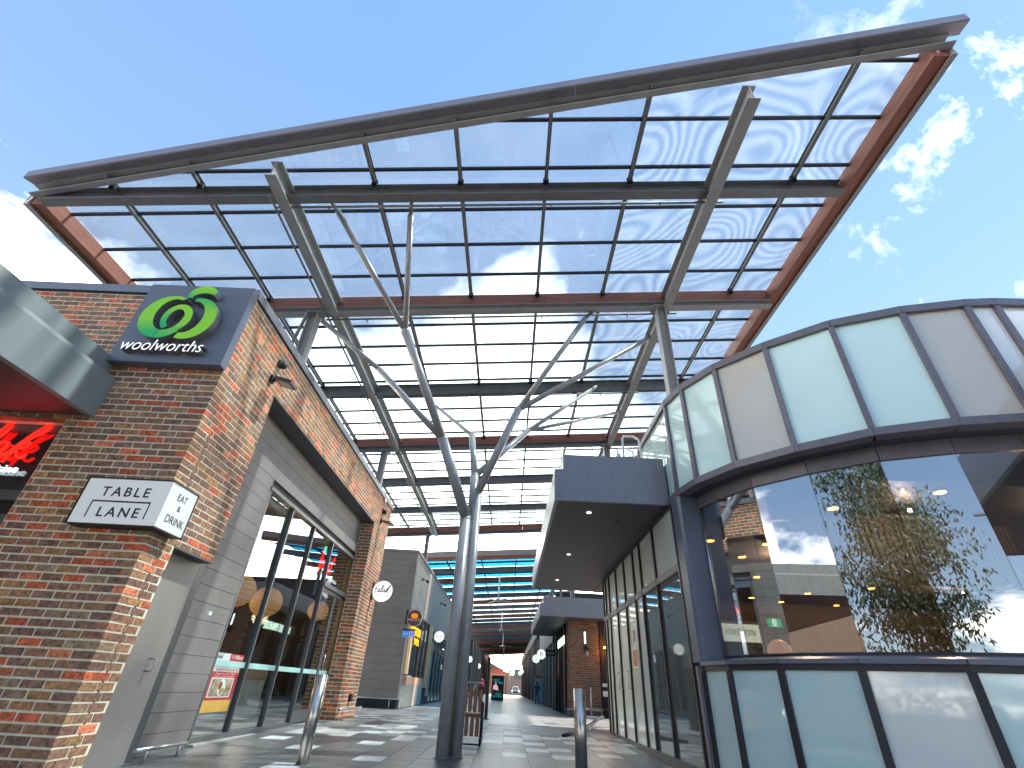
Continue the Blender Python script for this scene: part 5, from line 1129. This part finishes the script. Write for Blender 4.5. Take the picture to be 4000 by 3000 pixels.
# car at the end
CA = thing('white_car', 'white car parked beyond the far end of the lane', 'car', (1.75, 118, 0.2))
cy = 116
MB().prism([(0.95, cy, 0.45), (2.65, cy, 0.45), (2.68, cy, 1.0), (2.45, cy, 1.15), (1.15, cy, 1.15), (0.92, cy, 1.0)], (0, 4.2, 0)).build('body', pmat('white_car_paint', (0.75, 0.76, 0.78), 0.25, coat=0.5), CA)
MB().prism([(1.15, cy + 1.0, 1.15), (2.45, cy + 1.0, 1.15), (2.28, cy + 1.5, 1.68), (1.32, cy + 1.5, 1.68)], (0, 2.0, 0)).build('cabin', MATS['white_car_paint'], CA)
MB().prism([(1.22, cy + 0.95, 1.18), (2.38, cy + 0.95, 1.18), (2.24, cy + 1.42, 1.62), (1.36, cy + 1.42, 1.62)], (0, 0.03, 0)).build('windscreen', MATS['far_shop_window'], CA)
MB().box(1.3, 2.3, cy - 0.03, cy - 0.002, 0.55, 0.8).build('grille', m_black, CA)
for x in (1.1, 2.5): MB().sphere((x, cy, 0.92), 0.12, 0.03, 0.07, 12, 8).build('headlight', emis('car_lamp', (0.9, 0.95, 1), 0.5) if 'car_lamp' not in MATS else MATS['car_lamp'], CA)
for x in (1.02, 2.58):
    for dy in (0.8, 3.3):
        w_ = MB().disc((x, cy + dy, 0.5), (1, 0, 0), 0.32, 0.2, 24).build('wheel', m_black, CA); MB().disc((x, cy + dy, 0.5), (1, 0, 0), 0.18, 0.22, 20).build('rim', m_galv, w_)
# red swing barrier / awning frame at the end
FB = thing('far_terrace_building', 'tan and orange brick building with a grey tiled roof closing the lane', 'building', (-6, 135, 0.2))
m_tan = pmat('tan_render', (0.50, 0.36, 0.26), 0.8); m_orb = pmat('orange_brick', (0.50, 0.20, 0.11), 0.8)
MB().box(-5.5, 14, 132, 136, 0, 3.9).build('tan_wall', m_tan, FB); MB().box(-16, -4.4, 126, 132, 0, 7.5).build('orange_wall', m_orb, FB)
MB().prism([(-8, 140, 6.0), (1.0, 140, 4.6), (1.0, 140, 4.2), (-8, 140, 4.2)], (0, 8, 0)).build('orange_upper_wall', m_orb, FB)
MB().prism([(-8.5, 139, 7.0), (-5.0, 139, 6.9), (-1.0, 139, 5.2), (-1.0, 139, 5.0), (-8.5, 139, 5.4)], (0, 9, 0)).build('tiled_roof', pmat('grey_roof_tile', (0.16, 0.14, 0.13), 0.8), FB)
MB().box(-5, 3.4, 131.7, 131.95, 3.9, 4.05).build('parapet_coping', pmat('pale_coping', (0.65, 0.60, 0.5), 0.7), FB)
for x in (-3.0, -2.0): MB().box(x, x + 0.8, 131.9, 131.97, 4.1, 5.0).build('orange_awning', emis('orange_cloth', (0.9, 0.2, 0.08), 0.02) if 'orange_cloth' not in MATS else MATS['orange_cloth'], FB)
MB().box(1.4, 4.2, 124, 126, 3.2, 5.0).build('grey_box_canopy', m_clad, FB)
for x in (-2.2, -1.5, -0.5): pass
FP = thing('far_lamp_post', 'dark post standing above the tan wall at the end of the lane', 'post', (0.3, 128, 0.2)); MB().tube([(-0.3, 128, 0.2), (-0.3, 128, 5.3)], 0.07, 8).build('pole', m_black, FP); MB().tube([(-0.3, 128, 5.3), (-0.3, 128, 5.5)], 0.12, 8).build('pole_cap', m_trim, FP)
RS = thing('red_round_traffic_sign', 'small red and white round traffic sign at the end of the lane', 'traffic sign', (0.55, 127, 0.2)); MB().tube([(0.55, 127, 0.2), (0.55, 127, 4.4)], 0.04, 8).build('pole', m_galv, RS); MB().disc((0.55, 126.9, 4.6), (0, 1, 0), 0.34, 0.04, 24).build('sign_disc', MATS['poster_red'], RS); MB().disc((0.55, 126.87, 4.6), (0, 1, 0), 0.2, 0.02, 24).build('sign_centre', m_white, RS)

# ------------------------------------------------------------------ street behind the camera (seen in the window reflections)
def gum_tree(x, y, h, seed, label, spread=3.9):
    t = thing('gum_tree', label, 'tree', (x, y, 0.0)); rr = random.Random(seed)
    mb = MB(); trunk = [(x, y, -0.3), (x + 0.1, y + 0.05, h * 0.2), (x - 0.15, y + 0.1, h * 0.42), (x + 0.1, y, h * 0.62), (x + 0.3, y - 0.1, h * 0.85)]
    mb.tube(trunk, 0.24, 12, 0.06)
    tips = []
    for k in range(16):
        f = 0.26 + 0.7 * k / 16; i = min(3, int(f * 4)); p = Vector(trunk[i]).lerp(Vector(trunk[i + 1]), f * 4 - i); a = rr.uniform(0, 6.28); L = spread * rr.uniform(0.6, 1.0) * (1.2 - f * 0.6)
        q = p + Vector((math.cos(a) * L, math.sin(a) * L, L * rr.uniform(0.3, 0.8))); mid = p.lerp(q, 0.5) + Vector((0, 0, 0.15)); mb.tube([p, mid, q], 0.06, 7, 0.015); tips += [mid, q, q.lerp(mid, 0.5)]
    tips.append(Vector(trunk[-1])); mb.build('trunk', pmat('gum_bark', (0.20, 0.15, 0.12), 0.8, var=0.3, vscale=5), t)
    mb = MB(); v = []; f = []
    for p in tips:
        for _ in range(70):
            c = p + Vector((rr.gauss(0, 0.6), rr.gauss(0, 0.6), rr.gauss(0, 0.5)))
            for _ in range(14):
                q = c + Vector((rr.gauss(0, 0.12), rr.gauss(0, 0.12), rr.gauss(0, 0.12))); d_ = Vector((rr.gauss(0, 0.5), rr.gauss(0, 0.5), -1 + rr.gauss(0, 0.5))).normalized() * rr.uniform(0.12, 0.22); w = d_.cross(Vector((rr.gauss(0, 1), rr.gauss(0, 1), rr.gauss(0, 1)))).normalized() * 0.028
                n0 = len(v); v += [q, q + d_ * 0.5 + w, q + d_, q + d_ * 0.5 - w]; f.append((n0, n0 + 1, n0 + 2, n0 + 3))
    mb._add(v, f); mb.build('crown', pmat('gum_leaf', (0.035, 0.055, 0.025), 0.5, col2=(0.07, 0.10, 0.045), vscale=2), t)
gum_tree(-3.0, -4.6, 8.8, 4, 'leafy gum tree across the street, mirrored in the ribbon window')
gum_tree(0.4, -6.0, 6.8, 8, 'thinner gum tree across the street behind the camera')
SLm = thing('curved_street_lamp', 'curved arm street lamp across the road behind the camera', 'street lamp', (7.5, -20, -0.2)); MB().tube([(7.5, -20, -0.2), (7.5, -20, 7.0), (7.3, -20, 8.2), (6.6, -20, 8.9), (4.6, -20, 9.3)], 0.08, 10, 0.05).build('pole', m_galv, SLm); MB().bar((4.6, -20, 9.3), (3.8, -20, 9.35), 0.2, 0.09).build('lamp_head', m_trim, SLm)
hg = MB(); rr = random.Random(2); v = []; f = []
for i in range(5200):
    x = rr.uniform(-40, 40); y = rr.uniform(-38, -33); z_ = rr.uniform(0, 2.4 + 1.5 * noise.noise(Vector((x * 0.15, 0, 0)))); s = rr.uniform(0.15, 0.4); a = Vector((rr.gauss(0, 1), rr.gauss(0, 1), rr.gauss(0, 1))).normalized() * s; b2 = a.cross(Vector((rr.gauss(0, 1), rr.gauss(0, 1), rr.gauss(0, 1)))).normalized() * s
    n0 = len(v); p = Vector((x, y, z_)); v += [p, p + a, p + a + b2, p + b2]; f.append((n0, n0 + 1, n0 + 2, n0 + 3))
hg._add(v, f); h_ = hg.build('distant_shrubs', MATS['gum_leaf']); h_['kind'] = 'stuff'; h_['label'] = 'band of distant shrubs across the road'

NBG = thing('reflection_blocker', 'added plain brown block hiding bright cloud, seen only in reflections', 'building', (-30, -6, -0.2))  # added out of view to block bright cloud in the window reflections
MB().box(-34, -27, -24, 2, -0.2, 6.2).build('wall', pmat('brown_render', (0.20, 0.14, 0.10), 0.8), NBG)
for k in range(6): MB().box(-27, -26.96, -22 + k * 4, -19.6 + k * 4, 1.0, 3.0).build('window', MATS['far_shop_window'], NBG)
# ------------------------------------------------------------------ lettering becomes plain mesh
bpy.context.view_layer.update()
dg = bpy.context.evaluated_depsgraph_get()
for o in [o for o in bpy.data.objects if o.type == 'FONT']:
    me = bpy.data.meshes.new_from_object(o.evaluated_get(dg)); par = o.parent; mb_ = o.matrix_basis.copy(); nm = o.name
    n = bpy.data.objects.new('lettering', me); COL.objects.link(n); n.parent = par; n.matrix_basis = mb_
    bpy.data.objects.remove(o)
